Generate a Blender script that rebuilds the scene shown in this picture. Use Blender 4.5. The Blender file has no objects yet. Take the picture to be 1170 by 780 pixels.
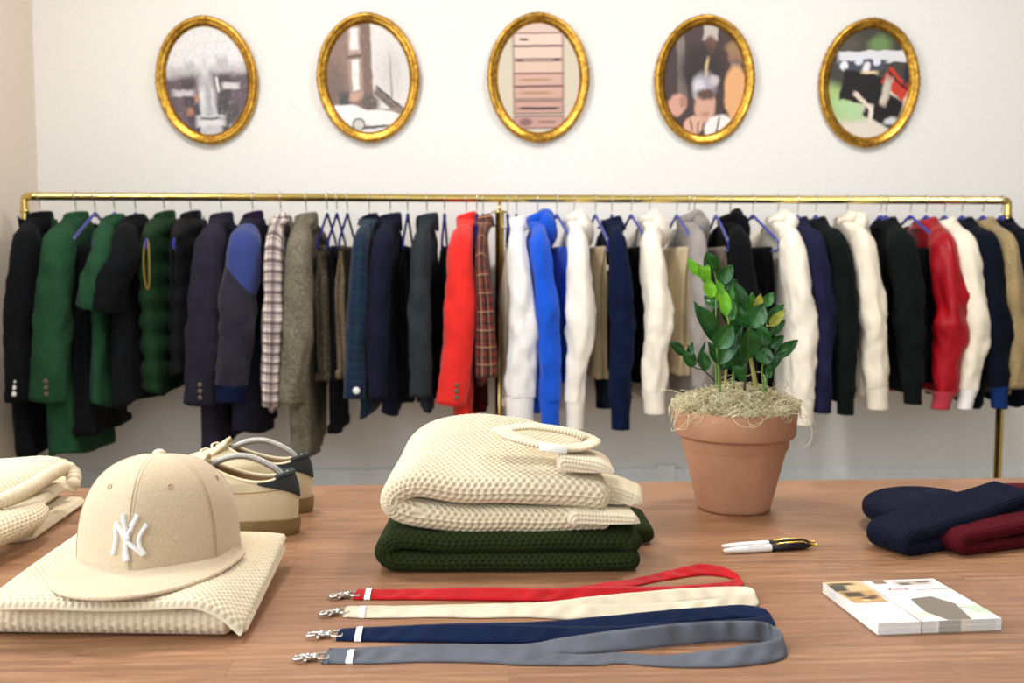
import bpy, math, random
import numpy as np
from mathutils import Vector, Matrix, noise as mnoise
random.seed(7); RNG = np.random.default_rng(7)
sc = bpy.context.scene
C = bpy.context.collection
PI = math.pi
# ------------------------------------------------------------------ camera
FW, FH = 1170, 780
FPX = 1137.0
CAMZ = 0.98
PITCH, YAW, ROLL = math.radians(4.27), math.radians(-1.3), math.radians(0.15)
cam_d = bpy.data.cameras.new('camera'); cam = bpy.data.objects.new('camera', cam_d); C.objects.link(cam)
CM = Matrix.Translation((0, 0, CAMZ)) @ Matrix.Rotation(YAW, 4, 'Z') @ Matrix.Rotation(PI/2 - PITCH, 4, 'X') @ Matrix.Rotation(ROLL, 4, 'Z')
cam.matrix_world = CM
cam_d.sensor_width = 36.0; cam_d.lens = 36.0*FPX/FW
cam_d.clip_start = 0.05; cam_d.clip_end = 60
cam_d.dof.use_dof = True; cam_d.dof.focus_distance = 1.2; cam_d.dof.aperture_fstop = 7.5
sc.camera = cam
CR = CM.to_3x3(); CRI = CR.inverted(); CO = CM.translation
def ray(px, py): return CR @ Vector(((px-FW/2)/FPX, -(py-FH/2)/FPX, -1.0))
def atY(px, py, Y):
    d = ray(px, py); return CO + d*((Y-CO.y)/d.y)
def atZ(px, py, Z):
    d = ray(px, py); return CO + d*((Z-CO.z)/d.z)
def proj(P):
    q = CRI @ (Vector(P)-CO); return (FW/2 + FPX*q.x/-q.z, FH/2 - FPX*q.y/-q.z)
# ------------------------------------------------------------------ object helpers
def tag(o, label=None, cat=None, group=None, kind=None):
    if label: o['label'] = label
    if cat: o['category'] = cat
    if group: o['group'] = group
    if kind: o['kind'] = kind
    return o
def thing(name, label, cat, loc, rz=0.0, group=None):
    o = bpy.data.objects.new(name, None); C.objects.link(o); o.empty_display_size = 0.03
    o.location = loc; o.rotation_euler = (0, 0, rz)
    return tag(o, label, cat, group)
def world_of(o):
    M = Matrix.Identity(4)
    while o is not None:
        M = o.matrix_basis @ M; o = o.parent
    return M
def link_mesh(name, V, F, mat, parent=None, uv=None, local=False, smooth=True, origin=None):
    """V in world space unless local=True."""
    V = np.asarray(V, dtype=float).reshape(-1, 3)
    o = bpy.data.objects.new(name, None) if False else None
    if not local:
        if parent is not None:
            Mi = np.array(world_of(parent).inverted()); V = V @ Mi[:3, :3].T + Mi[:3, 3]
        elif origin is not None:
            V = V - np.array(origin)
    me = bpy.data.meshes.new(name)
    me.from_pydata(V.tolist(), [], F if isinstance(F, list) else F.tolist())
    if uv is not None:
        ul = me.uv_layers.new(name='UVMap')
        idx = np.empty(len(me.loops), dtype=np.int32); me.loops.foreach_get('vertex_index', idx)
        ul.data.foreach_set('uv', np.asarray(uv, dtype=np.float32)[idx].ravel())
    if smooth: me.polygons.foreach_set('use_smooth', [True]*len(me.polygons))
    me.materials.append(mat)
    me.update()
    o = bpy.data.objects.new(name, me); C.objects.link(o)
    if parent is not None: o.parent = parent
    elif origin is not None and not local: o.location = origin
    return o
def grid_faces(nu, nv, cu=False, cv=False, off=0):
    i = np.arange(nu if cu else nu-1); j = np.arange(nv if cv else nv-1)
    I, J = np.meshgrid(i, j, indexing='ij'); I2 = (I+1) % nu; J2 = (J+1) % nv
    return (np.stack([I*nv+J, I2*nv+J, I2*nv+J2, I*nv+J2], -1).reshape(-1, 4) + off)
class MB:
    def __init__(s): s.V = []; s.F = []; s.U = []; s.n = 0
    def add(s, V, F, U=None):
        V = np.asarray(V, float).reshape(-1, 3)
        s.V.append(V); s.F += [[int(a)+s.n for a in f] for f in F]
        s.U.append(np.asarray(U, float).reshape(-1, 2) if U is not None else V[:, :2].copy()); s.n += len(V)
    def grid(s, P, cu=False, cv=False, U=None):
        P = np.asarray(P, float); s.add(P.reshape(-1, 3), grid_faces(P.shape[0], P.shape[1], cu, cv), U)
    def box(s, c, h, M=None, bev=0.0):
        """chamfered box: centre c, half sizes h, optional 3x3 matrix"""
        b = min(bev, min(h)*0.45)
        pts = []; 
        for sx in (-1, 1):
            for sy in (-1, 1):
                for sz in (-1, 1):
                    pts += [(sx*h[0], sy*(h[1]-b), sz*(h[2]-b)), (sx*(h[0]-b), sy*h[1], sz*(h[2]-b)), (sx*(h[0]-b), sy*(h[1]-b), sz*h[2])] if b > 0 else [(sx*h[0], sy*h[1], sz*h[2])]
        P = np.array(pts)
        if b > 0:
            import bmesh
            bm = bmesh.new(); vs = [bm.verts.new(p) for p in P]; r = bmesh.ops.convex_hull(bm, input=vs)
            bmesh.ops.dissolve_limit(bm, angle_limit=0.01, verts=bm.verts, edges=bm.edges)
            bm.verts.index_update(); P = np.array([v.co[:] for v in bm.verts]); F = [[v.index for v in f.verts] for f in bm.faces]; bm.free()
        else: F = [[0,1,3,2],[4,6,7,5],[0,4,5,1],[2,3,7,6],[0,2,6,4],[1,5,7,3]]
        if M is not None: P = P @ np.array(M).T
        s.add(P + np.array(c), F)
    def tube(s, path, r, n=8, closed=False, caps=True, fixed=None, ry=None):
        """tube along path; r scalar/list; fixed = constant axis for the second radius ry"""
        P = np.asarray(path, float); m = len(P)
        r = np.full(m, r) if np.isscalar(r) else np.asarray(r, float)
        ry = r if ry is None else (np.full(m, ry) if np.isscalar(ry) else np.asarray(ry, float))
        T = np.gradient(P, axis=0) if not closed else (np.roll(P, -1, 0)-np.roll(P, 1, 0))
        T /= np.linalg.norm(T, axis=1)[:, None]+1e-12
        if fixed is not None:
            B = np.tile(np.array(fixed, float), (m, 1)); B -= (B*T).sum(1)[:, None]*T; B /= np.linalg.norm(B, axis=1)[:, None]+1e-12
        else:
            B = np.zeros_like(T); a = np.array([0, 0, 1.0]) if abs(T[0, 2]) < 0.9 else np.array([1.0, 0, 0])
            b = a - a.dot(T[0])*T[0]; B[0] = b/np.linalg.norm(b)
            for i in range(1, m):
                b = B[i-1]-B[i-1].dot(T[i])*T[i]; B[i] = b/(np.linalg.norm(b)+1e-12)
        A = np.cross(T, B); th = np.linspace(0, 2*PI, n, endpoint=False)
        G = P[:, None, :] + r[:, None, None]*np.cos(th)[None, :, None]*A[:, None, :] + ry[:, None, None]*np.sin(th)[None, :, None]*B[:, None, :]
        base = s.n; s.grid(G, cu=closed, cv=True)
        if caps and not closed:
            s.F.append([base+k for k in range(n)][::-1]); s.F.append([base+(m-1)*n+k for k in range(n)])
    def lathe(s, prof, c, n=48, axis='z', a0=0, a1=2*PI):
        th = np.linspace(a0, a1, n, endpoint=False) if abs(a1-a0-2*PI) < 1e-6 else np.linspace(a0, a1, n)
        pr = np.asarray(prof, float)
        G = np.stack([pr[:, None, 0]*np.cos(th), pr[:, None, 0]*np.sin(th), np.repeat(pr[:, 1:2], n, 1)], -1)
        if axis == 'y': G = G[..., [0, 2, 1]]
        if axis == 'x': G = G[..., [2, 0, 1]]
        s.grid(G + np.array(c), cv=abs(a1-a0-2*PI) < 1e-6)
    def build(s, name, mat, parent=None, local=False, smooth=True, origin=None, uv=True):
        return link_mesh(name, np.concatenate(s.V), s.F, mat, parent, np.concatenate(s.U) if uv else None, local, smooth, origin)
def auto(o, deg=35):
    me = o.data; me.set_sharp_from_angle(angle=math.radians(deg)); return o
def catmull(pts, n):
    """n samples through control rows (any dimension)"""
    P = np.asarray(pts, float); m = len(P)
    Q = np.vstack([2*P[0]-P[1], P, 2*P[-1]-P[-2]])
    t = np.linspace(0, m-1-1e-9, n); i = t.astype(int); f = (t-i)[:, None]
    p0, p1, p2, p3 = Q[i], Q[i+1], Q[i+2], Q[i+3]
    return .5*((2*p1)+(-p0+p2)*f+(2*p0-5*p1+4*p2-p3)*f*f+(-p0+3*p1-3*p2+p3)*f**3)
def vnoise(P, s, seed=0.0):
    P = np.asarray(P).reshape(-1, 3)
    return np.array([mnoise.noise(Vector((p[0]*s+seed, p[1]*s-seed, p[2]*s+2*seed))) for p in P])
# ------------------------------------------------------------------ materials
def lin(c):
    c = [x/255 for x in c]
    return tuple(x/12.92 if x <= .04045 else ((x+.055)/1.055)**2.4 for x in c)+(1,)
class NT:
    def __init__(s, name):
        s.m = bpy.data.materials.new(name); s.m.use_nodes = True; s.t = s.m.node_tree; s.b = s.t.nodes['Principled BSDF']
    def n(s, typ, **kw):
        x = s.t.nodes.new(typ)
        for k, v in kw.items():
            if k in ('op', 'operation'): x.operation = v
            elif hasattr(x, k) and k not in x.inputs: setattr(x, k, v)
            else: s.set(x.inputs[k], v)
        return x
    def set(s, inp, v):
        if isinstance(v, bpy.types.NodeSocket): s.t.links.new(v, inp)
        else: inp.default_value = v
    def math(s, op, a, b=None, c=None):
        x = s.t.nodes.new('ShaderNodeMath'); x.operation = op; s.set(x.inputs[0], a)
        if b is not None: s.set(x.inputs[1], b)
        if c is not None: s.set(x.inputs[2], c)
        return x.outputs[0]
    def mix(s, f, a, b, mode='MIX'):
        x = s.t.nodes.new('ShaderNodeMix'); x.data_type = 'RGBA'; x.blend_type = mode
        s.set(x.inputs[0], f); s.set(x.inputs[6], a); s.set(x.inputs[7], b); return x.outputs[2]
    def coord(s, k='Object'): return s.t.nodes.new('ShaderNodeTexCoord').outputs[k]
    def mapping(s, v, scale=(1, 1, 1), rot=(0, 0, 0), loc=(0, 0, 0)):
        x = s.t.nodes.new('ShaderNodeMapping'); s.set(x.inputs[0], v); x.inputs['Scale'].default_value = scale; x.inputs['Rotation'].default_value = rot; x.inputs['Location'].default_value = loc; return x.outputs[0]
    def noise(s, v, scale, detail=3, rough=.55):
        x = s.t.nodes.new('ShaderNodeTexNoise'); s.set(x.inputs['Vector'], v); x.inputs['Scale'].default_value = scale; x.inputs['Detail'].default_value = detail; x.inputs['Roughness'].default_value = rough; return x.outputs['Fac']
    def ramp(s, f, lo, hi, a=0.0, b=1.0):
        x = s.t.nodes.new('ShaderNodeMapRange'); s.set(x.inputs[0], f); x.inputs[1].default_value = lo; x.inputs[2].default_value = hi; x.inputs[3].default_value = a; x.inputs[4].default_value = b; return x.outputs[0]
    def bump(s, h, strength=.3, dist=.001):
        x = s.t.nodes.new('ShaderNodeBump'); s.set(x.inputs['Height'], h); x.inputs['Strength'].default_value = strength; x.inputs['Distance'].default_value = dist
        s.t.links.new(x.outputs[0], s.b.inputs['Normal']); return x
    def fin(s, col=None, rough=.5, metal=0., **kw):
        if col is not None: s.set(s.b.inputs['Base Color'], col)
        s.set(s.b.inputs['Roughness'], rough); s.set(s.b.inputs['Metallic'], metal)
        for k, v in kw.items(): s.set(s.b.inputs[k.replace('_', ' ')], v)
        return s.m
_mc = {}
def cloth(name, rgb, var=.12, sc_=260., bump=.35, speck=0., rough=.92, sheen=.15, speck_rgb=None, fold=0.):
    key = (name, rgb)
    if key in _mc: return _mc[key]
    t = NT(name); co = t.coord('Object'); c = lin(rgb)
    n1 = t.noise(co, 14, 3); n2 = t.noise(co, sc_, 2)
    dk = tuple(x*(1-var*1.6) for x in c[:3])+(1,); lt = tuple(min(1, x*(1+var)) for x in c[:3])+(1,)
    col = t.mix(t.ramp(n1, .3, .7), dk, lt)
    if speck: col = t.mix(t.math('MULTIPLY', t.ramp(n2, .48, .62), speck), col, lin(speck_rgb or (200, 200, 190)))
    t.bump(n2, bump, .0012)
    dkf = max(rgb) < 110
    m = t.fin(col, rough, 0., Sheen_Weight=.02 if dkf else sheen, Specular_IOR_Level=.06 if dkf else .2); _mc[key] = m; return m
def plaid(name, base, stripes):
    """stripes: (axis 0/1, period, width, offset, rgb, alpha) in metres of cloth"""
    t = NT(name); uv = t.coord('UV'); sp = t.n('ShaderNodeSeparateXYZ'); t.set(sp.inputs[0], uv)
    col = lin(base)
    for ax, per, w, off, rgb, al in stripes:
        f = t.math('FRACT', t.math('ADD', t.math('DIVIDE', sp.outputs[ax], per), off+50.))
        mk = t.math('MULTIPLY', t.math('LESS_THAN', f, w/per), al)
        col = t.mix(mk, col, lin(rgb))
    n2 = t.noise(t.coord('Object'), 300, 2); t.bump(n2, .25, .001)
    return t.fin(col, .9, 0., Sheen_Weight=.1, Specular_IOR_Level=.2)
def simple(name, rgb, rough=.5, metal=0., nscale=0, nstr=.1, **kw):
    t = NT(name); co = t.coord('Object'); c = lin(rgb)
    n1 = t.noise(co, nscale or 30, 3)
    col = t.mix(t.ramp(n1, .35, .65), tuple(x*.94 for x in c[:3])+(1,), c)
    if nscale: t.bump(n1, nstr, .001)
    return t.fin(col, rough, metal, **kw)
M_wall = simple('wall_paint', (236, 235, 232), .85, nscale=180, nstr=.06)
M_wall_warm = simple('side_wall_warm_cast', (236, 224, 210), .85, nscale=180, nstr=.06)  # warm tone of a wall missed by the cool daylight, put into its colour
M_base = simple('baseboard_paint', (238, 241, 240), .45)
M_ceil = simple('ceiling_paint', (206, 206, 204), .9)
M_brass = simple('polished_brass', (226, 200, 118), .17, 1.)
M_chrome = simple('silver_metal', (205, 200, 192), .22, 1.)
M_wire = simple('hook_wire', (225, 222, 215), .25, 1.)
M_blue = cloth('blue_velvet', (20, 30, 146), .1, 500, .2, sheen=.5)
M_bluedk = cloth('navy_velvet', (26, 28, 96), .1, 500, .2, sheen=.4)
M_hwood = simple('hanger_wood', (196, 160, 120), .4)
def floor_mat():
    t = NT('floor_boards'); co = t.coord('Object')
    b = t.n('ShaderNodeTexBrick'); t.set(b.inputs['Vector'], co); b.inputs['Scale'].default_value = 1; b.inputs['Brick Width'].default_value = 1.4; b.inputs['Row Height'].default_value = .12; b.inputs['Mortar Size'].default_value = .002
    b.inputs['Color1'].default_value = lin((168, 150, 130)); b.inputs['Color2'].default_value = lin((182, 165, 145)); b.inputs['Mortar'].default_value = lin((90, 78, 66))
    return t.fin(b.outputs['Color'], .45)
def wood_mat():
    t = NT('butcher_block'); co = t.coord('Object')
    b = t.n('ShaderNodeTexBrick'); t.set(b.inputs['Vector'], co); b.offset = .37; b.inputs['Scale'].default_value = 1; b.inputs['Brick Width'].default_value = .42; b.inputs['Row Height'].default_value = .041; b.inputs['Mortar Size'].default_value = .0005; b.inputs['Mortar Smooth'].default_value = .3; b.inputs['Bias'].default_value = 0.
    b.inputs['Color1'].default_value = (0, 0, 0, 1); b.inputs['Color2'].default_value = (1, 1, 1, 1); b.inputs['Mortar'].default_value = (.5, .5, .5, 1)
    shift = t.n('ShaderNodeVectorMath', operation='MULTIPLY_ADD'); t.set(shift.inputs[0], b.outputs['Color']); shift.inputs[1].default_value = (3.1, 5.7, 1.3); t.set(shift.inputs[2], co)
    g1 = t.noise(t.mapping(shift.outputs[0], (3, 42, 10)), 3.0, 6, .68)
    g2 = t.noise(t.mapping(shift.outputs[0], (9, 260, 40)), 2.2, 4, .7)
    g3 = t.noise(t.mapping(co, (2.2, 5, 1)), 1.6, 3)
    w = t.n('ShaderNodeTexWave', wave_type='BANDS', bands_direction='Y'); t.set(w.inputs['Vector'], t.mapping(shift.outputs[0], (.6, 8, 1))); w.inputs['Scale'].default_value = 2.5; w.inputs['Distortion'].default_value = 5; w.inputs['Detail'].default_value = 4; w.inputs['Detail Scale'].default_value = 1.3
    col = t.mix(t.ramp(g1, .32, .68), lin((112, 78, 50)), lin((174, 130, 94)))
    col = t.mix(t.math('MULTIPLY', t.ramp(b.outputs['Fac'], 0, 1), .0), col, lin((80, 50, 34)))
    col = t.mix(t.math('MULTIPLY', t.ramp(w.outputs['Fac'], .45, .95), .28), col, lin((112, 70, 46)))
    col = t.mix(t.math('MULTIPLY', t.ramp(g2, .48, .66), .7), col, lin((98, 62, 38)))
    col = t.mix(t.math('MULTIPLY', t.ramp(g3, .35, .7), .3), col, lin((188, 138, 104)))
    sep = t.n('ShaderNodeSeparateColor'); t.set(sep.inputs[0], b.outputs['Color'])
    col = t.mix(t.math('MULTIPLY', sep.outputs[0], .38), col, lin((112, 74, 54)))
    col = t.mix(t.math('MULTIPLY', b.outputs['Fac'], .55), col, lin((90, 56, 38)))
    t.bump(t.math('ADD', g2, g1), .12, .0006)
    return t.fin(col, t.ramp(g1, .2, .8, .34, .5), 0., Specular_IOR_Level=.45)
M_floor = floor_mat(); M_wood = wood_mat(); M_leg = simple('dark_steel', (50, 48, 46), .4, .8)
# ------------------------------------------------------------------ the room
YW = 4.0; XL = atY(46, 300, YW).x; XR = 3.1; YF = -2.6; ZC = 3.1
def slab(name, x0, x1, y0, y1, z0, z1, mat, kind='structure', bev=0.):
    mb = MB(); c = ((x0+x1)/2, (y0+y1)/2, (z0+z1)/2); mb.box((0, 0, 0), ((x1-x0)/2, (y1-y0)/2, (z1-z0)/2), bev=bev)
    o = mb.build(name, mat, local=True, smooth=False); o.location = c; o['kind'] = kind; return o
slab('floor', XL-.15, XR+.15, YF-.15, YW+.15, -.1, 0, M_floor)
slab('wall_back', XL-.15, XR+.15, YW, YW+.15, 0, ZC, M_wall)
slab('ceiling', XL-.15, XR+.15, YF-.15, YW+.15, ZC, ZC+.1, M_ceil)
M_fill = simple('fill_cutting_wall', (150, 144, 136), .9)  # unseen right and front walls, toned down to cut bounced fill light
slab('wall_right', XR, XR+.15, YF-.15, YW, 0, ZC, M_fill)
# left wall with a big window opening nearer the camera
def holed(name, opening, mk, mat):
    mb = MB()
    for c, h in mk: mb.box(c, h)
    o = mb.build(name, mat, smooth=False); o['kind'] = 'structure'; return o
LW0, LW1, LZ0, LZ1 = -1.6, 1.75, .75, 2.85
hx = .075; xc = XL-hx
holed('wall_left', None, [((xc, (LW1+YW)/2, ZC/2), (hx, (YW-LW1)/2, ZC/2)), ((xc, (YF+LW0)/2, ZC/2), (hx, (LW0-YF)/2, ZC/2)),
      ((xc, (LW0+LW1)/2, LZ0/2), (hx, (LW1-LW0)/2, LZ0/2)), ((xc, (LW0+LW1)/2, (LZ1+ZC)/2), (hx, (LW1-LW0)/2, (ZC-LZ1)/2))], M_wall_warm)
FX0, FX1, FZ0, FZ1 = -1.5, 2.6, .5, 2.8
yc = YF-.075
holed('wall_front', None, [(((XL+FX0)/2, yc, ZC/2), ((FX0-XL)/2, .075, ZC/2)), (((XR+FX1)/2, yc, ZC/2), ((XR-FX1)/2, .075, ZC/2)),
      (((FX0+FX1)/2, yc, FZ0/2), ((FX1-FX0)/2, .075, FZ0/2)), (((FX0+FX1)/2, yc, (FZ1+ZC)/2), ((FX1-FX0)/2, .075, (ZC-FZ1)/2))], M_fill)
def winframe(name, pts_box):
    mb = MB()
    for c, h in pts_box: mb.box(c, h, bev=.006)
    o = mb.build(name, M_base, smooth=False); o['kind'] = 'structure'
fy = (LW0+LW1)/2; fz = (LZ0+LZ1)/2
winframe('window_1', [((xc, LW0+.03, fz), (.05, .03, (LZ1-LZ0)/2)), ((xc, LW1-.03, fz), (.05, .03, (LZ1-LZ0)/2)), ((xc, fy, LZ0+.03), (.05, (LW1-LW0)/2, .03)), ((xc, fy, LZ1-.03), (.05, (LW1-LW0)/2, .03)), ((xc, fy, fz), (.025, .025, (LZ1-LZ0)/2))])
fx = (FX0+FX1)/2; fz = (FZ0+FZ1)/2
winframe('window_2', [((FX0+.03, yc, fz), (.03, .05, (FZ1-FZ0)/2)), ((FX1-.03, yc, fz), (.03, .05, (FZ1-FZ0)/2)), ((fx, yc, FZ0+.03), ((FX1-FX0)/2, .05, .03)), ((fx, yc, FZ1-.03), ((FX1-FX0)/2, .05, .03)), ((fx, yc, fz), (.025, .025, (FZ1-FZ0)/2))])
def baseboard(name, a, b, inward, h=.178):
    a = Vector(a); b = Vector(b); d = (b-a).normalized(); n = Vector(inward)
    prof = [(0, 0), (.018, 0), (.018, h-.03), (.013, h-.02), (.013, h-.008), (.006, h), (0, h)]
    mb = MB(); P = np.array([[list(e + n*p[0] + Vector((0, 0, p[1]))) for p in prof] for e in (a, b)]); mb.grid(P)
    mb.F.append([k for k in range(len(prof))]); mb.F.append([len(prof)+k for k in range(len(prof))][::-1])
    o = mb.build(name, M_base, smooth=False); o['kind'] = 'structure'
ZB = atY(600, 534, YW).z
baseboard('baseboard_back', (XL, YW, 0), (XR, YW, 0), (0, -1, 0), ZB)
baseboard('baseboard_left', (XL, YF, 0), (XL, YW-.018, 0), (1, 0, 0), ZB)
baseboard('baseboard_right', (XR, YF, 0), (XR, YW-.018, 0), (-1, 0, 0), ZB)
# ceiling lamps: flush round lamps the lights sit in
M_diff = NT('lamp_diffuser'); M_diff.b.inputs['Emission Color'].default_value = (1, .93, .82, 1); M_diff.b.inputs['Emission Strength'].default_value = 3.0; M_diff = M_diff.fin((.9, .9, .88, 1), .6)
for k, (lx, ly) in enumerate([(-.9, 2.2), (1.2, 2.2), (-.9, .2), (1.2, .2)]):
    r = thing('ceiling_lamp', ['round white ceiling lamp nearest the left end of the clothes rack', 'round white ceiling lamp nearest the right end of the clothes rack', 'round white ceiling lamp over the left of the table front', 'round white ceiling lamp over the right of the table front'][k], 'lamp', (lx, ly, ZC), 0, 'ceiling lamps')
    mb = MB(); mb.lathe([(0, 0), (.24, 0), (.25, -.01), (.25, -.05), (.235, -.055)], (0, 0, 0), 40); mb.build('housing', M_base, r, local=True)
    mb = MB(); mb.lathe([(.235, -.05), (.2, -.062), (.1, -.066), (.001, -.067)], (0, 0, 0), 40); mb.build('diffuser', M_diff, r, local=True)
# ------------------------------------------------------------------ lights
def area(name, loc, target, sx, sy, power, col):
    l = bpy.data.lights.new(name, 'AREA'); l.shape = 'RECTANGLE'; l.size = sx; l.size_y = sy; l.energy = power; l.color = col
    o = bpy.data.objects.new(name, l); C.objects.link(o); o.location = loc
    o.rotation_euler = (Vector(target)-Vector(loc)).to_track_quat('-Z', 'Y').to_euler(); return o
area('window_daylight_left', (XL-.2, (LW0+LW1)/2, (LZ0+LZ1)/2), (3, (LW0+LW1)/2, (LZ0+LZ1)/2-.1), LW1-LW0-.1, LZ1-LZ0-.1, 118, (.88, .95, 1))
area('window_daylight_front', ((FX0+FX1)/2, YF-.2, (FZ0+FZ1)/2), ((FX0+FX1)/2, 3, (FZ0+FZ1)/2-.1), FX1-FX0-.1, FZ1-FZ0-.1, 40, (.93, .97, 1))
for lx, ly in [(-.9, 2.2), (1.2, 2.2), (-.9, .2), (1.2, .2)]:
    area('ceiling_lamp_light', (lx, ly, ZC-.075), (lx, ly, 0), .45, .45, 50 if ly > 1 else 5, (1, .95, .90)).data.shape = 'DISK'
w = bpy.data.worlds.new('world'); sc.world = w; w.use_nodes = True
bg = w.node_tree.nodes['Background']; bg.inputs[0].default_value = (.85, .93, 1, 1); bg.inputs[1].default_value = 1.0
sc.view_settings.view_transform = 'Standard'; sc.view_settings.look = 'None'; sc.view_settings.gamma = 1; sc.view_settings.use_curve_mapping = False
sc.view_settings.exposure = -0.22
# ------------------------------------------------------------------ table
TZ = .60
e0 = atZ(100, 557, TZ); e1 = atZ(1170, 545.5, TZ); tang = math.atan2(e1.y-e0.y, e1.x-e0.x)
tm = (e0+e1)/2; TD, TL = 1.06, 2.7
tb = thing('display_table', 'long wooden butcher block display table in the foreground', 'table', (tm.x+math.sin(tang)*TD/2, tm.y-math.cos(tang)*TD/2, 0), tang)
mb = MB(); mb.box((0, 0, TZ-.02), (TL/2, TD/2, .02), bev=.002); auto(mb.build('tabletop', M_wood, tb, local=True))
mb = MB()
for c, h in (((0, TD/2-.12, TZ-.075), (TL/2-.12, .012, .035)), ((0, -TD/2+.12, TZ-.075), (TL/2-.12, .012, .035)), ((TL/2-.12, 0, TZ-.075), (.012, TD/2-.12, .035)), ((-TL/2+.12, 0, TZ-.075), (.012, TD/2-.12, .035))): mb.box(c, h, bev=.002)
mb.build('apron', M_leg, tb, local=True, smooth=False)
for sx in (-1, 1):
    for sy in (-1, 1):
        mb = MB(); mb.box((sx*(TL/2-.12), sy*(TD/2-.12), (TZ-.041)/2), (.028, .028, (TZ-.041)/2), bev=.004); mb.build('leg', M_leg, tb, local=True, smooth=False)
# ------------------------------------------------------------------ clothes rack
YR = 3.67
RA = atY(28, 227, YR); RB = atY(1152, 228.5, YR); RM = atY(571, 226.5, YR); ZR = RM.z
rk = thing('clothes_rack', 'long polished brass clothes rail on three brass posts along the back wall', 'clothes rack', (RM.x, YR, 0))
rr = .0145
def corner(a, b, c, r=.018, n=6):
    a, b, c = map(Vector, (a, b, c)); p = b+(a-b).normalized()*r; q = b+(c-b).normalized()*r
    return [((1-t)**2*p+2*t*(1-t)*b+t*t*q)[:] for t in [i/n for i in range(n+1)]]
mb = MB()
mb.tube([(RA.x+.03, YR, ZR), (RB.x-.03, YR, ZR)], rr, 16); mb.build('rail', M_brass, rk)
for X, s in ((RA.x, 1), (RB.x, -1)):
    mb = MB(); pts = [(X, YR, .03)]+corner((X, YR, 0), (X, YR, ZR), (X+s, YR, ZR))+[(X+s*.035, YR, ZR)]
    mb.tube(pts, rr, 16); mb.lathe([(rr, ZR-.06), (rr+.003, ZR-.058), (rr+.003, ZR-.05), (rr, ZR-.048)], (X, YR, 0), 20); mb.build('post', M_brass, rk)
    mb = MB(); mb.tube([(X, YR-.26, .03), (X, YR+.26, .03)], rr, 14); mb.lathe([(0, 0), (.03, 0), (.03, .015), (.012, .02)], (X, YR-.25, 0), 20); mb.lathe([(0, 0), (.03, 0), (.03, .015), (.012, .02)], (X, YR+.25, 0), 20); mb.build('foot', M_brass, rk)
zt = atY(571, 243, YR).z
mb = MB(); mb.tube([(RM.x, YR, .03), (RM.x, YR, zt)], rr*1.1, 16); mb.lathe([(.0, zt), (.03, zt), (.031, zt+.004), (.016, zt+.009), (.006, zt+.011), (.0055, ZR-.01), (.02, ZR-.012)], (RM.x, YR, 0), 24); mb.build('post', M_brass, rk)
mb = MB(); mb.tube([(RM.x, YR-.26, .03), (RM.x, YR+.26, .03)], rr, 14); mb.build('foot', M_brass, rk)
# outlet
oc = atY(761, 547, YW-.019)
ol = thing('wall_outlet', 'small white wall outlet low on the baseboard beside the flower pot', 'outlet', (oc.x, YW-.019, oc.z))
mb = MB(); mb.box((0, -.003, 0), (.037, .003, .058), bev=.002); mb.build('cover_plate', M_base, ol, local=True, smooth=False)
for s in (-1, 1):
    mb = MB(); mb.box((0, -.007, s*.02), (.014, .0015, .012), bev=.001); mb.build('socket', M_base, ol, local=True, smooth=False)
# ------------------------------------------------------------------ hangers
def ribbon_path(pts, n): return catmull(pts, n)
def make_hanger(bar=True):
    r = thing('clothes_hanger', 'x', 'hanger', (0, 0, 0))
    mb = MB(); th = np.linspace(-.35*PI, PI*.98, 18); R0 = rr+.003
    pts = [(R0*math.cos(a), 0, R0*math.sin(a)) for a in th[::-1]]
    pts = [(x, y, z) for x, y, z in pts]
    pts += [(.004, 0, -.028), (0, 0, -.04), (0, 0, -.064)]
    # hook bends round the rail, so its plane is across the rail (local x)
    mb.tube(catmull(pts, 40), .0022, 8); mb.build('hook', M_wire, r, local=True)
    mb = MB(); ap = (0, 0, -.062)
    up = catmull([(-.2, 0, -.158), (-.14, 0, -.128), (-.06, 0, -.088), (-.018, 0, -.066), (0, 0, -.06), (.018, 0, -.066), (.06, 0, -.088), (.14, 0, -.128), (.2, 0, -.158)], 40)
    mb.tube(up, .0062, 8, fixed=(0, 1, 0), ry=.0045)
    if bar:
        lo = catmull([(-.2, 0, -.158), (-.207, 0, -.175), (-.195, 0, -.19), (-.1, 0, -.192), (.1, 0, -.192), (.195, 0, -.19), (.207, 0, -.175), (.2, 0, -.158)], 40)
        mb.tube(lo, .0055, 8, fixed=(0, 1, 0), ry=.0042)
    mb.lathe([(.0, -.056), (.006, -.058), (.007, -.068), (.003, -.074)], (0, 0, 0), 10)
    mb.build('hanger_frame', M_blue, r, local=True)
    return r
HP = make_hanger(True); HP_used = [False]
def put_hanger(loc, rz, label, wood=False, dark=False):
    if not HP_used[0]: h = HP; HP_used[0] = True; kids = list(HP.children)
    else:
        h = HP.copy(); C.objects.link(h); kids = []
        for ch in HP.children:
            c = ch.copy(); C.objects.link(c); c.parent = h; kids.append(c)
    h.location = loc; h.rotation_euler = (0, 0, rz); h['label'] = label; h['group'] = 'hangers on the brass rail'
    if wood or dark:
        for c in kids:
            if c.name.startswith('hanger_frame'):
                c.data = c.data.copy(); c.data.materials[0] = M_hwood if wood else M_bluedk
    return h
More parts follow.
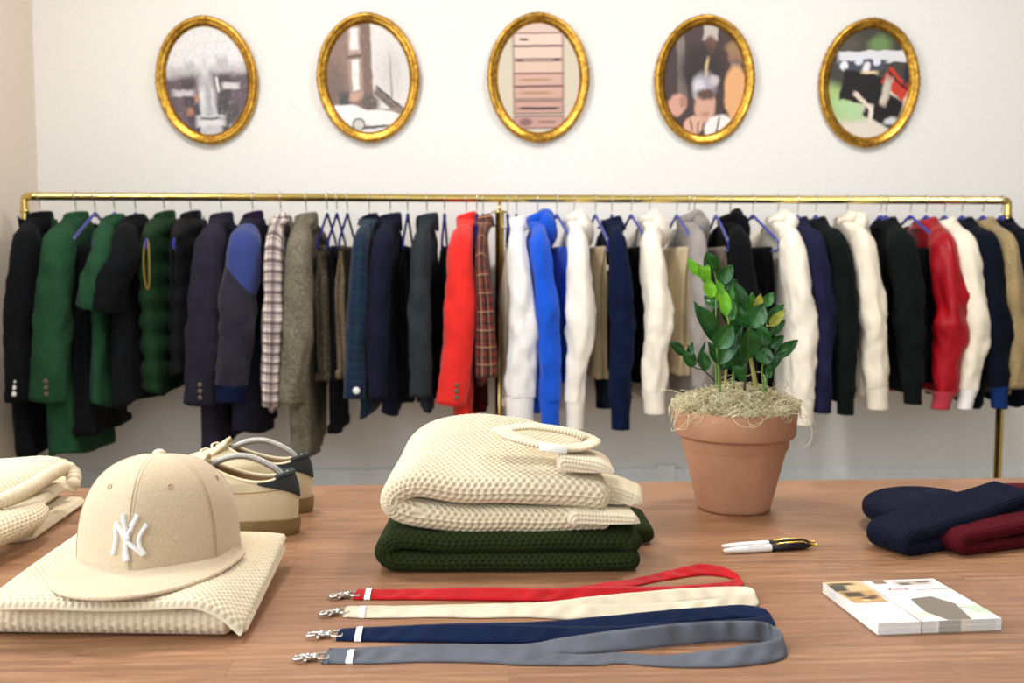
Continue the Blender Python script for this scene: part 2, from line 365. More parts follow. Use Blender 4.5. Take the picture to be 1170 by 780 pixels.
# ------------------------------------------------------------------ garments
def loft(mb, rings, closed=True, U=None):
    mb.grid(rings, cv=closed, U=U)
def torso_mesh(W, bt, zsh, zn, hem, wh, seed, boxy=.75, puff=0, flare=1.0, neck=.055, thin_top=.6, skew=0., wr=1.0):
    n = 56; th = np.linspace(0, 2*PI, n, endpoint=False)
    zs = list(np.linspace(zn, zsh, 9)) + list(np.linspace(zsh-.012, hem, max(14, int((zsh-hem)/.018))))
    P = []
    for z in zs:
        if z >= zsh:
            k = (zn-z)/(zn-zsh); a = neck+(W-neck)*k**.9; b = .04+(bt*.85-.04)*min(1, k*1.3)
        else:
            k = (zsh-z)/(zsh-hem); a = W-.015+.0*k+(wh-W+.015)*min(1, k*1.4); b = bt*(.85+.15*min(1, k*5))*(1+(flare-1)*k)
        if puff:
            b *= 1+puff*abs(math.sin((z-zsh)/.085*PI))-puff*.5; a += puff*.03*abs(math.sin((z-zsh)/.085*PI))
        x = a*np.sign(np.cos(th))*np.abs(np.cos(th))**boxy; y = b*np.sign(np.sin(th))*np.abs(np.sin(th))**.8
        k2 = max(0, (zsh-z))/max(.2, (zsh-hem))
        off = np.array([mnoise.noise(Vector((xx*9+seed, seed*3, z*2.2))) + .5*mnoise.noise(Vector((xx*24+seed, yy*10, z*6))) for xx, yy in zip(x, y)])
        y = y + wr*off*.022*min(1, .2+k2*1.2) + skew*k2
        x = x*(1+.05*off*k2)
        P.append(np.stack([x, y, np.full(n, z)+ (.012*np.sin(th*2+seed) if z <= hem+1e-6 else 0)*1.0], -1))
    # fold the hem inward so it reads as hollow cloth
    last = P[-1]; c = last.mean(0)
    for s, dz in ((.93, .004), (.88, .03)):
        q = (last-c)*np.array([s, s*.86, 1])+c; q[:, 2] += dz; P.append(q)
    P = np.array(P)
    arc = np.concatenate([[0], np.cumsum(np.linalg.norm(np.diff(P[14], axis=0), axis=1))])
    U = np.stack([np.tile(arc, (len(P), 1)), np.repeat(np.array([p[:, 2].mean() for p in P])[:, None], n, 1)], -1)
    mb = MB(); mb.grid(P, cv=True, U=U); return mb
def sleeve_mesh(path, rx, ry, seed, wr=1.0, close_in=True, elbow=.5, n=28, m=44):
    """path rows (x,y,z) local; rx radius in arm direction, ry in thickness direction"""
    K = catmull(np.column_stack([path, rx, ry]), m)
    P = K[:, :3]; T = np.gradient(P, axis=0); T /= np.linalg.norm(T, axis=1)[:, None]
    B = np.tile([0, 1., 0], (m, 1)); B -= (B*T).sum(1)[:, None]*T; B /= np.linalg.norm(B, axis=1)[:, None]; A = np.cross(T, B)
    th = np.linspace(0, 2*PI, n, endpoint=False)
    G = np.zeros((m, n, 3)); s = np.concatenate([[0], np.cumsum(np.linalg.norm(np.diff(P, axis=0), axis=1))])
    for i in range(m):
        k = i/(m-1)
        base = A[i][None]*np.cos(th)[:, None]*K[i, 3]+B[i][None]*np.sin(th)[:, None]*K[i, 4]
        w_ = np.array([mnoise.noise(Vector((math.cos(t)*1.3+seed, math.sin(t)*1.3, s[i]*9+seed*2)))*.9 + .6*mnoise.noise(Vector((math.cos(t)*2.6+seed, math.sin(t)*2.6, s[i]*26))) for t in th])
        env = min(1, k*5)*wr*(.09+.10*math.exp(-((k-elbow)/.13)**2)+.05*(k > .8))
        G[i] = P[i]+base*(1+w_*env*1.3)[:, None]
    Rl = [g for g in G]
    if close_in:
        c = G[-1].mean(0)
        for sc2, dz in ((.9, .002), (.8, .03)):
            q = (G[-1]-c)*sc2+c; q -= T[-1]*dz; Rl.append(q)
    Rl = np.array(Rl)
    arc = np.linspace(0, 1, n)*2*PI*float(np.mean(K[:, 4]))
    ss = np.concatenate([s, [s[-1]+.005, s[-1]+.03]])[:len(Rl)]
    U = np.stack([np.tile(arc, (len(Rl), 1)), np.repeat(ss[:, None], n, 1)], -1)
    mb = MB(); mb.grid(Rl, cv=True, U=U)
    return mb, K, T
def ring_band(mb, prof, tilt=0., ax=.055, ay=.042, zc=-.08, cy=0., n=30, open_front=0., U=True):
    """collar band swept round the neck; prof rows (outward, up). back of neck is +y"""
    th = np.linspace(-PI/2+open_front, 1.5*PI-open_front, n)
    P = []
    for o_, u_ in prof:
        x = (ax+o_)*np.cos(th); y = (ay+o_)*np.sin(th)+cy
        z = zc+u_*(1+.25*np.sin(th))+tilt*np.sin(th)
        P.append(np.stack([x, y, z], -1))
    P = np.array(P); mb.grid(P, U=np.stack([np.tile(th*.05, (len(P), 1)), np.repeat(np.arange(len(P))[:, None]*.01, n, 1)], -1))
M_btn = simple('horn_button', (92, 80, 68), .35); M_btn_lt = simple('pearl_button', (222, 222, 220), .3); M_gold = simple('gold_trim', (150, 124, 60), .5, .6)
M_label_c = cloth('woven_label', (236, 232, 222), .04, 500, .1)
GCOUNT = 0
def garment(kind, name, cat, label, hang_short, nx, mat, sh=None, el=None, cu=None, ws=None, hem=455, bt=14, rot=0., collar='crew', cuff=None, cuffmat=None, buttons=0, short=False, puff=0, trim=None, panel=None, wood=False, W=.205, shiny=False, collmat=None, ny=None, far=True, chest=None, barw=.165, hem2=None):
    global GCOUNT; GCOUNT += 1; seed = GCOUNT*3.71
    X = atY(nx, 243, YR).x; rz = rot-PI/2
    dk = nx > 340 and nx < 600
    put_hanger((X, YR, ZR), rz, ('wooden hanger holding the ' if wood else 'velvet hanger holding the ')+hang_short, wood=wood, dark=dk)
    root = thing(name, label, cat, (X, YR, ZR), rz, 'garments hanging on the brass rail')
    Mi = (Matrix.Translation((X, YR, ZR)) @ Matrix.Rotation(rz, 4, 'Z')).inverted()
    def L(px, py, off): return Mi @ atY(px, py, YR-off)
    pxm = FPX/(YR-.2)
    b = bt/pxm*.82
    hz = L(nx, hem, .2).z
    if kind == 'trousers':
        # folded over the bar: two layered leg slabs each side of the bar, edge-on to the room
        top = -.186; n = 40; P = []; zs = np.linspace(0, 1, 40); hw = barw
        for k in zs:
            z = top+.004 + (hz-top)*k; th = np.linspace(0, 2*PI, 64, endpoint=False)
            env = min(1, .35+k*2.5) if k > 0 else .3
            bb = b*env; a = hw*(1+.10*math.sin(k*2.2+seed)*.5)
            x = a*np.sign(np.cos(th))*np.abs(np.cos(th))**.6; y = bb*np.sign(np.sin(th))*np.abs(np.sin(th))**.7
            fold = np.array([mnoise.noise(Vector((xx*14+seed, seed, z*1.5)))*.018+mnoise.noise(Vector((xx*34+seed, yy*30, z*4)))*.006 for xx, yy in zip(x, y)])
            # valley between front and back leg on the near and far edges
            val = -.022*np.exp(-((y/(bb+1e-6))/.28)**2)*np.sign(np.cos(th))*min(1, k*6)
            P.append(np.stack([x+val, y+fold*min(1, k*3), np.full(64, z)], -1))
        top0 = P[0].copy(); c = top0.mean(0); q = (top0-c)*np.array([.96, .25, 1])+c; q[:, 2] += .006; P = [q]+P
        last = P[-1]; c = last.mean(0); q = (last-c)*np.array([.93, .7, 1])+c; q[:, 2] += .02; P.append(q)
        P = np.array(P); arc = np.linspace(0, .5, 64); U = np.stack([np.tile(arc, (len(P), 1)), P[..., 2]], -1)
        mb = MB(); mb.grid(P, cv=True, U=U); mb.F.append(list(range(64)))
        mb.build('trouser_legs', mat, root, local=True)
        mb = MB(); ln = hw*.97
        for s_ in (1, -1):
            zz = hz+.02
            mb.box((0, s_*b*.55, zz), (ln, b*.42, .016), bev=.006)
        mb.build('hem_cuff', cuffmat or mat, root, local=True)
        return root
    zn, zsh = -.078, -.148
    wh = {'coat': .225, 'vest': .2}.get(kind, .215)
    mb = torso_mesh(W, b, zsh, zn, hz, wh, seed, puff=puff, flare=1.25 if kind == 'coat' else 1.05, wr=1.0)
    body = mb.build('body', mat, root, local=True)
    if kind == 'vest':
        # armhole trims and stand collar
        for s_ in (1, -1):
            th = np.linspace(0, 2*PI, 30, endpoint=False); zc = L(nx, 302, .2).z
            pts = np.stack([np.full(30, s_*(W-.004))+.004*np.cos(2*th), .010*np.cos(th), zc+.086*np.sin(th)], -1)
            mb = MB(); mb.tube(pts, .0036, 8, closed=True); mb.build('armhole_trim', trim or mat, root, local=True)
    # sleeves
    if sh is not None:
        wpx = [w_/(FPX/(YR-.24))/2 for w_ in ws]
        offs = (.215, .245, .235)
        pS, pE, pC = L(sh[0], sh[1]+18, offs[0]+.012), L(el[0], el[1], offs[1]), L(cu[0], cu[1], offs[2])
        for s_ in ((1, -1) if far else (1,)):
            pth = [(s_*(W-.085), pS.y*.3, zsh+.022), (s_*(W-.03), pS.y*.7, zsh-.012), (s_*pS.x, pS.y, pS.z), (s_*pE.x, pE.y, pE.z)]
            m1 = ((pE+pC)/2); pth += [(s_*m1.x, m1.y, m1.z), (s_*pC.x, pC.y, pC.z)]
            rx = [.03, .048, .056, .052, .048, .042]; ry = [wpx[0]*.7, wpx[0]*.9, wpx[0]*1.02, wpx[1], (wpx[1]+wpx[2])/2, wpx[2]]
            if cuff: ry[-1] *= 1.0; rx[-1] = .036
            if short: rx = [.03, .05, .06, .062, .064, .066]
            if s_ < 0: pth = [(x, y*.5, z+.01) for x, y, z in pth]
            mb, K, T = sleeve_mesh(pth, rx, ry, seed+s_, wr=1.8 if shiny else 1.5 if cuff else 1.0, elbow=.6, close_in=not cuff)
            slv = mb.build('sleeve', panel if (panel and s_ > 0) else mat, root, local=True)
            end = K[-1]; tt = T[-1]
            if cuff:
                # ribbed knit cuff continuing the sleeve
                pc = Vector(end[:3]); pe = L(cuff[0], cuff[1], offs[2]-.005)
                if s_ < 0: pe = Vector((-pe.x, pe.y*.5, pe.z+.01))
                if s_ > 0 or True:
                    mm = 14; nn = 60; th = np.linspace(0, 2*PI, nn, endpoint=False); G = []
                    cw = cuff[2]/(FPX/(YR-.24))/2 if len(cuff) > 2 else end[4]*.82
                    for i in range(mm+2):
                        k = min(i, mm-1)/(mm-1); c = pc.lerp(pe, k) if i else pc
                        sx = .036*(1-k*.05); sy = end[4]*.98+(cw-end[4]*.98)*min(1, k*2.2)
                        if i >= mm: sx *= .85-.1*(i-mm); sy *= .85-.1*(i-mm)
                        rib = 1+.035*np.cos(th*20)
                        zz = c.z+(.006*(i-mm+1)*3 if i >= mm else 0)
                        G.append(np.stack([c.x+sx*np.cos(th)*rib, c.y+sy*np.sin(th)*rib, np.full(nn, zz)], -1))
                    cb = MB(); cb.grid(np.array(G), cv=True); cb.build('cuff', cuffmat or mat, slv, local=True)
            if buttons and s_ > 0:
                for q in range(buttons):
                    zb = end[2]+.03+.022*q; yb = end[1]+end[4]*.35
                    bm_ = MB(); bm_.lathe([(0, 0), (.0075, 0), (.0085, .002), (.006, .0035), (0, .003)], (0, 0, 0), 12, axis='x')
                    bo = bm_.build('cuff_button', M_btn_lt if buttons in (1, 4) else M_btn, slv, local=True); bo.location = (end[0]+end[3]*.98+.003, yb, zb)
                    if buttons == 1: bo.scale = (1.5, 1.5, 1.5)
    cm = collmat or mat
    mb = MB()
    if collar == 'lapel':
        ring_band(mb, [(.0, -.03), (-.002, .004), (.0, .016), (.006, .021), (.010, .014), (.012, -.006), (.013, -.034)], tilt=.002, ax=.048, ay=.031, zc=-.080, open_front=.35)
        mb.build('collar', cm, root, local=True)
        # lapel flaps down the front (towards -y)
        for s_ in (1, -1):
            lb = MB(); pts = []
            for i in range(12):
                k = i/11; z = -.085-.26*k; w0 = .075*(1-k)**.8+.006
                row = [(s_*(.02*(1-k)+.004), -b*.9-.012, z), (s_*(.02+w0*.5), -b*.92-.014, z+.004), (s_*(.02+w0), -b*.80-.008, z+.01), (s_*(.02+w0*.98), -b*.80-.003, z+.01)]
                pts.append(row)
            lb.grid(np.array(pts)); lb.build('lapel', mat, root, local=True)
    elif collar == 'stand':
        ring_band(mb, [(.004, -.035), (.003, .0), (.003, .016), (-.001, .024), (-.008, .024), (-.014, .014), (-.018, -.01)], tilt=.003, ax=.052, ay=.034, zc=-.080, open_front=.2)
        mb.build('collar', cm, root, local=True)
    elif collar == 'shirt':
        ring_band(mb, [(-.004, -.025), (-.006, .008), (-.002, .018), (.008, .004), (.015, -.022)], tilt=.004, ax=.046, ay=.030, zc=-.080, open_front=.3)
        mb.build('collar', cm, root, local=True)
    elif collar == 'crew':
        ring_band(mb, [(.02, -.03), (.01, -.012), (.002, .004), (-.006, .012), (-.014, .004), (-.016, -.02)], tilt=.005, ax=.064, ay=.034, zc=-.080)
        mb.build('collar', cm, root, local=True)
    elif collar == 'hood':
        # hood bag hanging behind the neck, and its two front edges meeting at the throat
        n, m = 36, 26; G = []
        for i in range(m):
            ph = PI*i/(m-1)
            row = []
            for j in range(n):
                t_ = 2*PI*j/n
                x = .098*math.sin(ph)*math.cos(t_)*(1+.12*math.cos(ph)); y = .044*math.sin(ph)*math.sin(t_)
                z = .072*math.cos(ph)
                y2 = y+.03-.22*(z+.02)*.5; 
                nz = mnoise.noise(Vector((x*18+seed, y*20, z*18)))*.012
                row.append((x*(1+nz*4), y2*(1)+nz, z-.112+nz))
            G.append(row)
        mb.grid(np.array(G), cv=True)
        lip = []
        for i in range(24):
            a = -PI*.9+1.8*PI*i/23+PI/2
            lip.append((.07*math.cos(a), .03*math.sin(a)-.004, -.07+.012*math.sin(a)))
        mb.tube(lip, .011, 10, fixed=(0, 0, 1), ry=.016)
        mb.build('hood', cm, root, local=True)
    if chest:
        p = L(chest[0], chest[1], .19)
        cb = MB(); cb.box((p.x, p.y, p.z), (.012, .002, .01), bev=.001); cb.build('logo_patch', M_label_c, root, local=True)
    return root
# cloth colours
K_black = cloth('black_wool', (17, 19, 22)); K_blk2 = cloth('black_cotton', (13, 14, 17)); K_green = cloth('green_wool', (30, 66, 44), .15, 300, .5, .12, speck_rgb=(90, 140, 100))
K_dgreen = cloth('dark_green_nylon', (22, 48, 28), .2, 60, .2, rough=.6); K_blknyl = cloth('black_nylon', (17, 18, 22), .2, 60, .2, rough=.55)
K_navchar = cloth('navy_charcoal_wool', (34, 32, 44), .14, 320, .5, .12, speck_rgb=(90, 86, 110)); K_varsity = cloth('dark_navy_wool', (30, 29, 42), .12, 320, .5, .1, speck_rgb=(80, 80, 110)); K_panel = None
def colour_block(rgb_low, rgb_up, k, c0):
    t = NT('colour_blocked_wool'); co = t.coord('Object'); sp = t.n('ShaderNodeSeparateXYZ'); t.set(sp.inputs[0], co)
    m = t.math('GREATER_THAN', t.math('ADD', sp.outputs[2], t.math('MULTIPLY', sp.outputs[1], k)), c0)
    n2 = t.noise(co, 300, 2); col = t.mix(m, lin(rgb_low), lin(rgb_up)); col = t.mix(t.math('MULTIPLY', t.ramp(n2, .48, .62), .12), col, lin((70, 68, 92))); t.bump(n2, .5, .0012)
    return t.fin(col, .92, 0., Sheen_Weight=.15, Specular_IOR_Level=.2)
K_purple = cloth('dark_purple_wool', (36, 24, 46)); K_tweed = cloth('grey_tweed', (98, 92, 78), .15, 160, .7, .5, speck_rgb=(150, 144, 128)); K_taupe = cloth('taupe_wool', (76, 66, 48), .15, 200, .4, .2); K_brown = cloth('brown_wool', (104, 86, 62), .15, 200, .4, .2)
K_navy = cloth('navy_wool', (24, 25, 44)); K_char = cloth('charcoal_wool', (40, 47, 52), .14, 260, .5, .12, speck_rgb=(80, 88, 94)); K_red = cloth('red_wool', (218, 40, 34), .07, 260, .5); K_burg = cloth('burgundy_wool', (54, 8, 14)); K_white = cloth('white_jersey', (228, 226, 224), .04); K_blue = cloth('cobalt_jersey', (14, 80, 200), .08)
K_cream = cloth('cream_jersey', (230, 220, 200), .05); K_ivory = cloth('ivory_jersey', (236, 228, 212), .05); K_tan = cloth('tan_cotton', (198, 178, 142), .1); K_nav2 = cloth('navy_jersey', (14, 24, 52), .12); K_sand = cloth('sand_jersey', (222, 204, 166), .06); K_grey = cloth('grey_jersey', (142, 136, 132), .1); K_ltaupe = cloth('light_taupe_cotton', (152, 138, 120), .1)
K_beige = cloth('beige_jersey', (214, 198, 172), .07); K_indigo = cloth('indigo_jersey', (30, 30, 56), .12); K_blkgreen = cloth('black_green_jersey', (14, 20, 20)); K_satin = cloth('red_satin', (156, 15, 28), .15, 40, .1, rough=.38, sheen=0.); K_redrib = cloth('dusty_red_rib', (170, 48, 62)); K_dknavy = cloth('midnight_cotton', (12, 17, 28)); K_bluerib = cloth('blue_rib', (20, 48, 100)); K_olive = cloth('khaki_wool', (146, 124, 80), .12, 200, .5, .2); K_ow = cloth('offwhite_jersey', (232, 226, 214), .04)
P_white = plaid('brown_white_plaid', (226, 214, 206), [(0, .034, .012, 0., (70, 50, 60), .75), (1, .034, .012, .2, (60, 44, 54), .75), (0, .034, .003, .6, (120, 60, 70), .7), (1, .034, .003, .7, (40, 34, 40), .7)])
P_blue = plaid('blue_green_plaid', (14, 20, 62), [(0, .03, .013, 0., (12, 50, 50), .6), (1, .03, .013, .2, (10, 46, 52), .6), (0, .03, .002, .7, (20, 20, 30), .8), (1, .06, .003, .6, (40, 70, 66), .4)])
P_red = plaid('red_black_plaid', (112, 34, 26), [(0, .03, .012, 0., (38, 26, 26), .75), (1, .03, .012, .1, (38, 26, 26), .75), (0, .03, .0025, .65, (186, 150, 120), .7), (1, .06, .003, .6, (190, 150, 120), .7)])
g = garment
g('coat', 'coat', 'coat', 'black wool coat hanging at the far left end of the rail', 'black coat at the left end', 46, K_black, (29, 272), (20, 370), (19, 458), (28, 27, 25), 519, 14, collar='lapel', buttons=4)
g('coat', 'coat', 'coat', 'long green wool coat with its sleeve hanging forward', 'long green coat', 87, K_green, (66, 274), (61, 365), (53, 458), (36, 40, 38), 521, 20, collar='lapel', buttons=3)
g('trousers', 'trousers', 'trousers', 'long black trousers on a blue hanger right of the green coat', 'black trousers beside the green coat', 109, K_black, hem=500, bt=20, barw=.19)
g('jacket', 'jacket', 'jacket', 'green jacket with short wide sleeves', 'green short-sleeved jacket', 131, K_green, (118, 276), (109, 318), (104, 350), (26, 28, 30), 464, 14, collar='crew', short=True)
g('jacket', 'jacket', 'jacket', 'black jacket with a short wide open sleeve', 'black short-sleeved jacket', 155, K_black, (142, 276), (130, 318), (121, 352), (30, 34, 36), 463, 18, collar='crew', short=True)
g('vest', 'padded_vest', 'vest', 'dark green padded vest with a gold edged armhole', 'green padded vest', 188, K_dgreen, hem=447, bt=20, collar='stand', puff=.3, trim=M_gold)
g('vest', 'padded_vest', 'vest', 'black padded vest with a high collar', 'black padded vest', 218, K_blknyl, hem=430, bt=19, collar='stand', puff=.25)
g('coat', 'coat', 'coat', 'charcoal navy wool coat with buttoned cuff right of the padded vests', 'charcoal navy coat', 253, K_navchar, (240, 274), (233, 370), (227, 462), (34, 39, 35), 511, 15, collar='lapel', buttons=3)
g('coat', 'coat', 'coat', 'dark navy coat with a light blue diagonal shoulder panel', 'coat with the blue shoulder panel', 289, K_varsity, (279, 270), (270, 360), (264, 440), (36, 42, 38), 495, 18, collar='stand', cuff=(262, 459, 32), cuffmat=K_nav2, panel=colour_block((30, 29, 42), (44, 58, 116), 1.05, -.285), collmat=K_purple)
g('shirt', 'plaid_shirt', 'shirt', 'white and brown plaid shirt', 'white and brown plaid shirt', 321, P_white, (314, 276), (313, 370), (310, 463), (22, 25, 22), 468, 11, collar='shirt', wood=True)
g('coat', 'coat', 'coat', 'grey tweed coat with a long speckled sleeve', 'grey tweed coat', 350, K_tweed, (342, 276), (341, 370), (332, 461), (30, 35, 27), 519, 15, collar='lapel', buttons=2)
g('trousers', 'trousers', 'trousers', 'dark olive trousers folded over a hanger beside the tweed coat', 'dark olive trousers', 374, K_taupe, hem=438, bt=11)
g('trousers', 'trousers', 'trousers', 'long black trousers showing below the olive trousers', 'black trousers behind the olive ones', 385, K_black, hem=500, bt=9, barw=.15)
g('trousers', 'trousers', 'trousers', 'light brown trousers folded over a hanger left of the blue plaid shirt', 'light brown trousers', 397, K_brown, hem=436, bt=11)
g('shirt', 'plaid_shirt', 'shirt', 'dark blue and green plaid shirt with a pearl cuff button', 'blue and green plaid shirt', 422, P_blue, (412, 276), (409, 365), (405, 454), (20, 25, 25), 475, 11, collar='shirt', buttons=1, collmat=K_dknavy)
g('jacket', 'blazer', 'jacket', 'navy wool blazer right of the blue plaid shirt', 'navy blazer', 446, K_navy, (436, 276), (432, 365), (431, 455), (24, 26, 20), 473, 11, collar='lapel')
g('trousers', 'trousers', 'trousers', 'black trousers hanging between navy and charcoal blazers', 'black trousers between the blazers', 466, K_blk2, hem=463, bt=12)
g('jacket', 'blazer', 'jacket', 'charcoal grey wool blazer left of the red coat', 'charcoal grey blazer', 488, K_char, (481, 276), (480, 365), (481, 452), (22, 25, 24), 468, 10, collar='lapel')
g('trousers', 'trousers', 'trousers', 'black trousers hanging just left of the red coat', 'black trousers left of the red coat', 508, K_blk2, hem=460, bt=12)
g('coat', 'coat', 'coat', 'bright red wool coat with dark cuff buttons', 'bright red coat', 533, K_red, (526, 276), (528, 352), (516, 462), (30, 37, 34), 481, 14, collar='stand', buttons=3)
g('trousers', 'trousers', 'trousers', 'burgundy trousers showing under the red plaid shirt', 'burgundy trousers', 545, K_burg, hem=475, bt=15, barw=.15)
g('shirt', 'plaid_shirt', 'shirt', 'red and black plaid shirt beside the middle post', 'red plaid shirt', 552, P_red, (550, 284), (554, 350), (556, 430), (14, 20, 26), 438, 8, collar='shirt')
g('trousers', 'trousers', 'trousers', 'beige trousers hanging behind the middle brass post', 'beige trousers behind the middle post', 580, K_beige, hem=468, bt=9)
g('sweatshirt', 'sweatshirt', 'sweatshirt', 'white sweatshirt just right of the middle brass post', 'white sweatshirt by the middle post', 590, K_white, (591, 272), (599, 360), (594, 452), (22, 32, 33), 470, 13, collar='crew', cuff=(594, 484, 30))
g('hoodie', 'hoodie', 'hoodie', 'bright cobalt blue hoodie', 'cobalt blue hoodie', 614, K_blue, (617, 272), (626, 360), (628, 456), (24, 28, 25), 468, 12, collar='hood', cuff=(629, 489, 21))
g('trousers', 'trousers', 'trousers', 'cobalt blue sweatpants on a blue hanger', 'cobalt blue sweatpants', 636, K_blue, hem=440, bt=10, rot=.2)
g('hoodie', 'hoodie', 'hoodie', 'ivory hoodie right of the cobalt blue sweatpants', 'ivory hoodie beside the blue sweatpants', 656, K_ow, (660, 272), (664, 360), (657, 458), (24, 33, 22), 478, 13, collar='hood', cuff=(657, 491, 19))
g('trousers', 'trousers', 'trousers', 'tan trousers folded on a hanger left of the navy sweatshirt', 'tan trousers', 680, K_tan, hem=436, bt=11, rot=.12)
g('sweatshirt', 'sweatshirt', 'sweatshirt', 'navy blue sweatshirt with a small chest label', 'navy blue sweatshirt', 699, K_nav2, (706, 272), (711, 360), (709, 455), (22, 28, 25), 465, 13, collar='crew', cuff=(709, 490, 21), chest=(694, 306))
g('trousers', 'trousers', 'trousers', 'black trousers just right of the navy sweatshirt', 'black trousers right of the navy sweatshirt', 721, K_blk2, hem=440, bt=10, rot=.15)
g('hoodie', 'hoodie', 'hoodie', 'cream hoodie with a full hood left of the cream sweatpants', 'cream hoodie beside the cream sweatpants', 742, K_ivory, (744, 272), (752, 360), (746, 446), (26, 32, 27), 462, 14, collar='hood', cuff=(748, 473, 23))
g('trousers', 'sweatpants', 'trousers', 'cream sweatpants hanging left of the plant', 'cream sweatpants', 773, K_sand, hem=432, bt=13, rot=.1)
g('trousers', 'trousers', 'trousers', 'black trousers hidden behind the pot moss', 'black trousers behind the plant', 793, K_blk2, hem=462, bt=9)
g('hoodie', 'hoodie', 'hoodie', 'grey hoodie right behind the plant leaves', 'grey hoodie', 787, K_grey, (797, 272), (802, 370), (803, 440), (20, 26, 23), 448, 12, collar='hood', cuff=(803, 466, 18))
g('trousers', 'trousers', 'trousers', 'light taupe trousers behind the plant leaves', 'light taupe trousers', 818, K_ltaupe, hem=445, bt=12)
g('hoodie', 'hoodie', 'hoodie', 'black hoodie hanging directly behind the plant', 'black hoodie behind the plant', 834, K_blk2, (846, 272), (851, 360), (852, 440), (26, 29, 25), 458, 14, collar='hood', cuff=(853, 468, 20))
g('trousers', 'trousers', 'trousers', 'black trousers on a wide blue hanger above the plant', 'black trousers above the plant', 860, K_blk2, hem=450, bt=13, rot=.2)
g('hoodie', 'hoodie', 'hoodie', 'off-white hoodie with long sleeve beside the plant', 'off-white hoodie beside the plant', 889, K_ivory, (905, 270), (916, 360), (918, 455), (26, 33, 25), 455, 15, collar='hood', cuff=(918, 486, 21))
g('sweatshirt', 'sweatshirt', 'sweatshirt', 'indigo sweatshirt right of the off-white hoodie', 'indigo sweatshirt', 911, K_indigo, (930, 270), (941, 360), (940, 442), (24, 24, 20), 455, 14, collar='crew', cuff=(939, 471, 20))
g('sweatshirt', 'sweatshirt', 'sweatshirt', 'greenish black sweatshirt with tiny white chest mark', 'greenish black sweatshirt', 932, K_blkgreen, (956, 270), (966, 360), (966, 446), (28, 29, 22), 455, 16, collar='crew', cuff=(966, 473, 18), chest=(947, 311))
g('hoodie', 'hoodie', 'hoodie', 'off-white hoodie between two black sweatshirts', 'off-white hoodie between the black sweatshirts', 968, K_cream, (986, 270), (996, 360), (1001, 441), (26, 30, 28), 455, 14, collar='hood', cuff=(1003, 468, 23))
g('trousers', 'shorts', 'shorts', 'beige shorts folded short over a blue hanger', 'beige shorts', 1006, K_beige, hem=362, bt=11, rot=.1)
g('sweatshirt', 'sweatshirt', 'sweatshirt', 'black sweatshirt left of the red satin jacket', 'black sweatshirt left of the red jacket', 1012, K_blkgreen, (1032, 272), (1039, 360), (1042, 436), (32, 32, 24), 448, 16, collar='crew', cuff=(1043, 461, 19))
g('trousers', 'trousers', 'trousers', 'black trousers on a wide blue hanger by the red jacket', 'black trousers by the red jacket', 1040, K_blk2, hem=440, bt=13, rot=.12)
g('jacket', 'bomber_jacket', 'jacket', 'shiny red satin bomber jacket with ribbed cuffs', 'red satin bomber jacket', 1058, K_satin, (1079, 276), (1088, 360), (1079, 446), (30, 36, 28), 452, 16, collar='crew', cuff=(1074, 467, 20), cuffmat=K_redrib, shiny=True)
g('sweatshirt', 'sweatshirt', 'sweatshirt', 'cream sweatshirt right of the red satin jacket', 'cream sweatshirt right of the red jacket', 1079, K_cream, (1102, 274), (1113, 370), (1106, 444), (28, 31, 23), 453, 14, collar='crew', cuff=(1101, 467, 16), cuffmat=K_white)
g('jacket', 'jacket', 'jacket', 'midnight jacket with a blue ribbed cuff near the right post', 'midnight jacket with the blue cuff', 1099, K_dknavy, (1127, 274), (1138, 370), (1141, 440), (30, 32, 22), 463, 18, collar='crew', cuff=(1142, 466, 16), cuffmat=K_bluerib)
g('jacket', 'jacket', 'jacket', 'khaki wool jacket at the right end of the rail', 'khaki jacket', 1123, K_olive, (1150, 276), (1158, 360), (1158, 442), (24, 26, 22), 450, 13, collar='crew')
g('jacket', 'jacket', 'jacket', 'black jacket last on the right end of the rail', 'last black jacket on the right', 1144, K_dknavy, (1174, 276), (1184, 360), (1186, 445), (26, 28, 24), 462, 14, collar='crew')
def lettering(text, size, ext, mat, parent, loc, rot=(0, 0, 0)):
    cu = bpy.data.curves.new('lettering_curve', 'FONT'); cu.body = text; cu.size = size; cu.extrude = ext; cu.align_x = 'CENTER'; cu.align_y = 'CENTER'
    tmp = bpy.data.objects.new('lettering_tmp', cu); C.objects.link(tmp); dg = bpy.context.evaluated_depsgraph_get()
    me = bpy.data.meshes.new_from_object(tmp.evaluated_get(dg)); bpy.data.objects.remove(tmp); me.materials.clear(); me.materials.append(mat)
    o = bpy.data.objects.new('lettering', me); C.objects.link(o); o.parent = parent; o.location = loc; o.rotation_euler = rot; return o
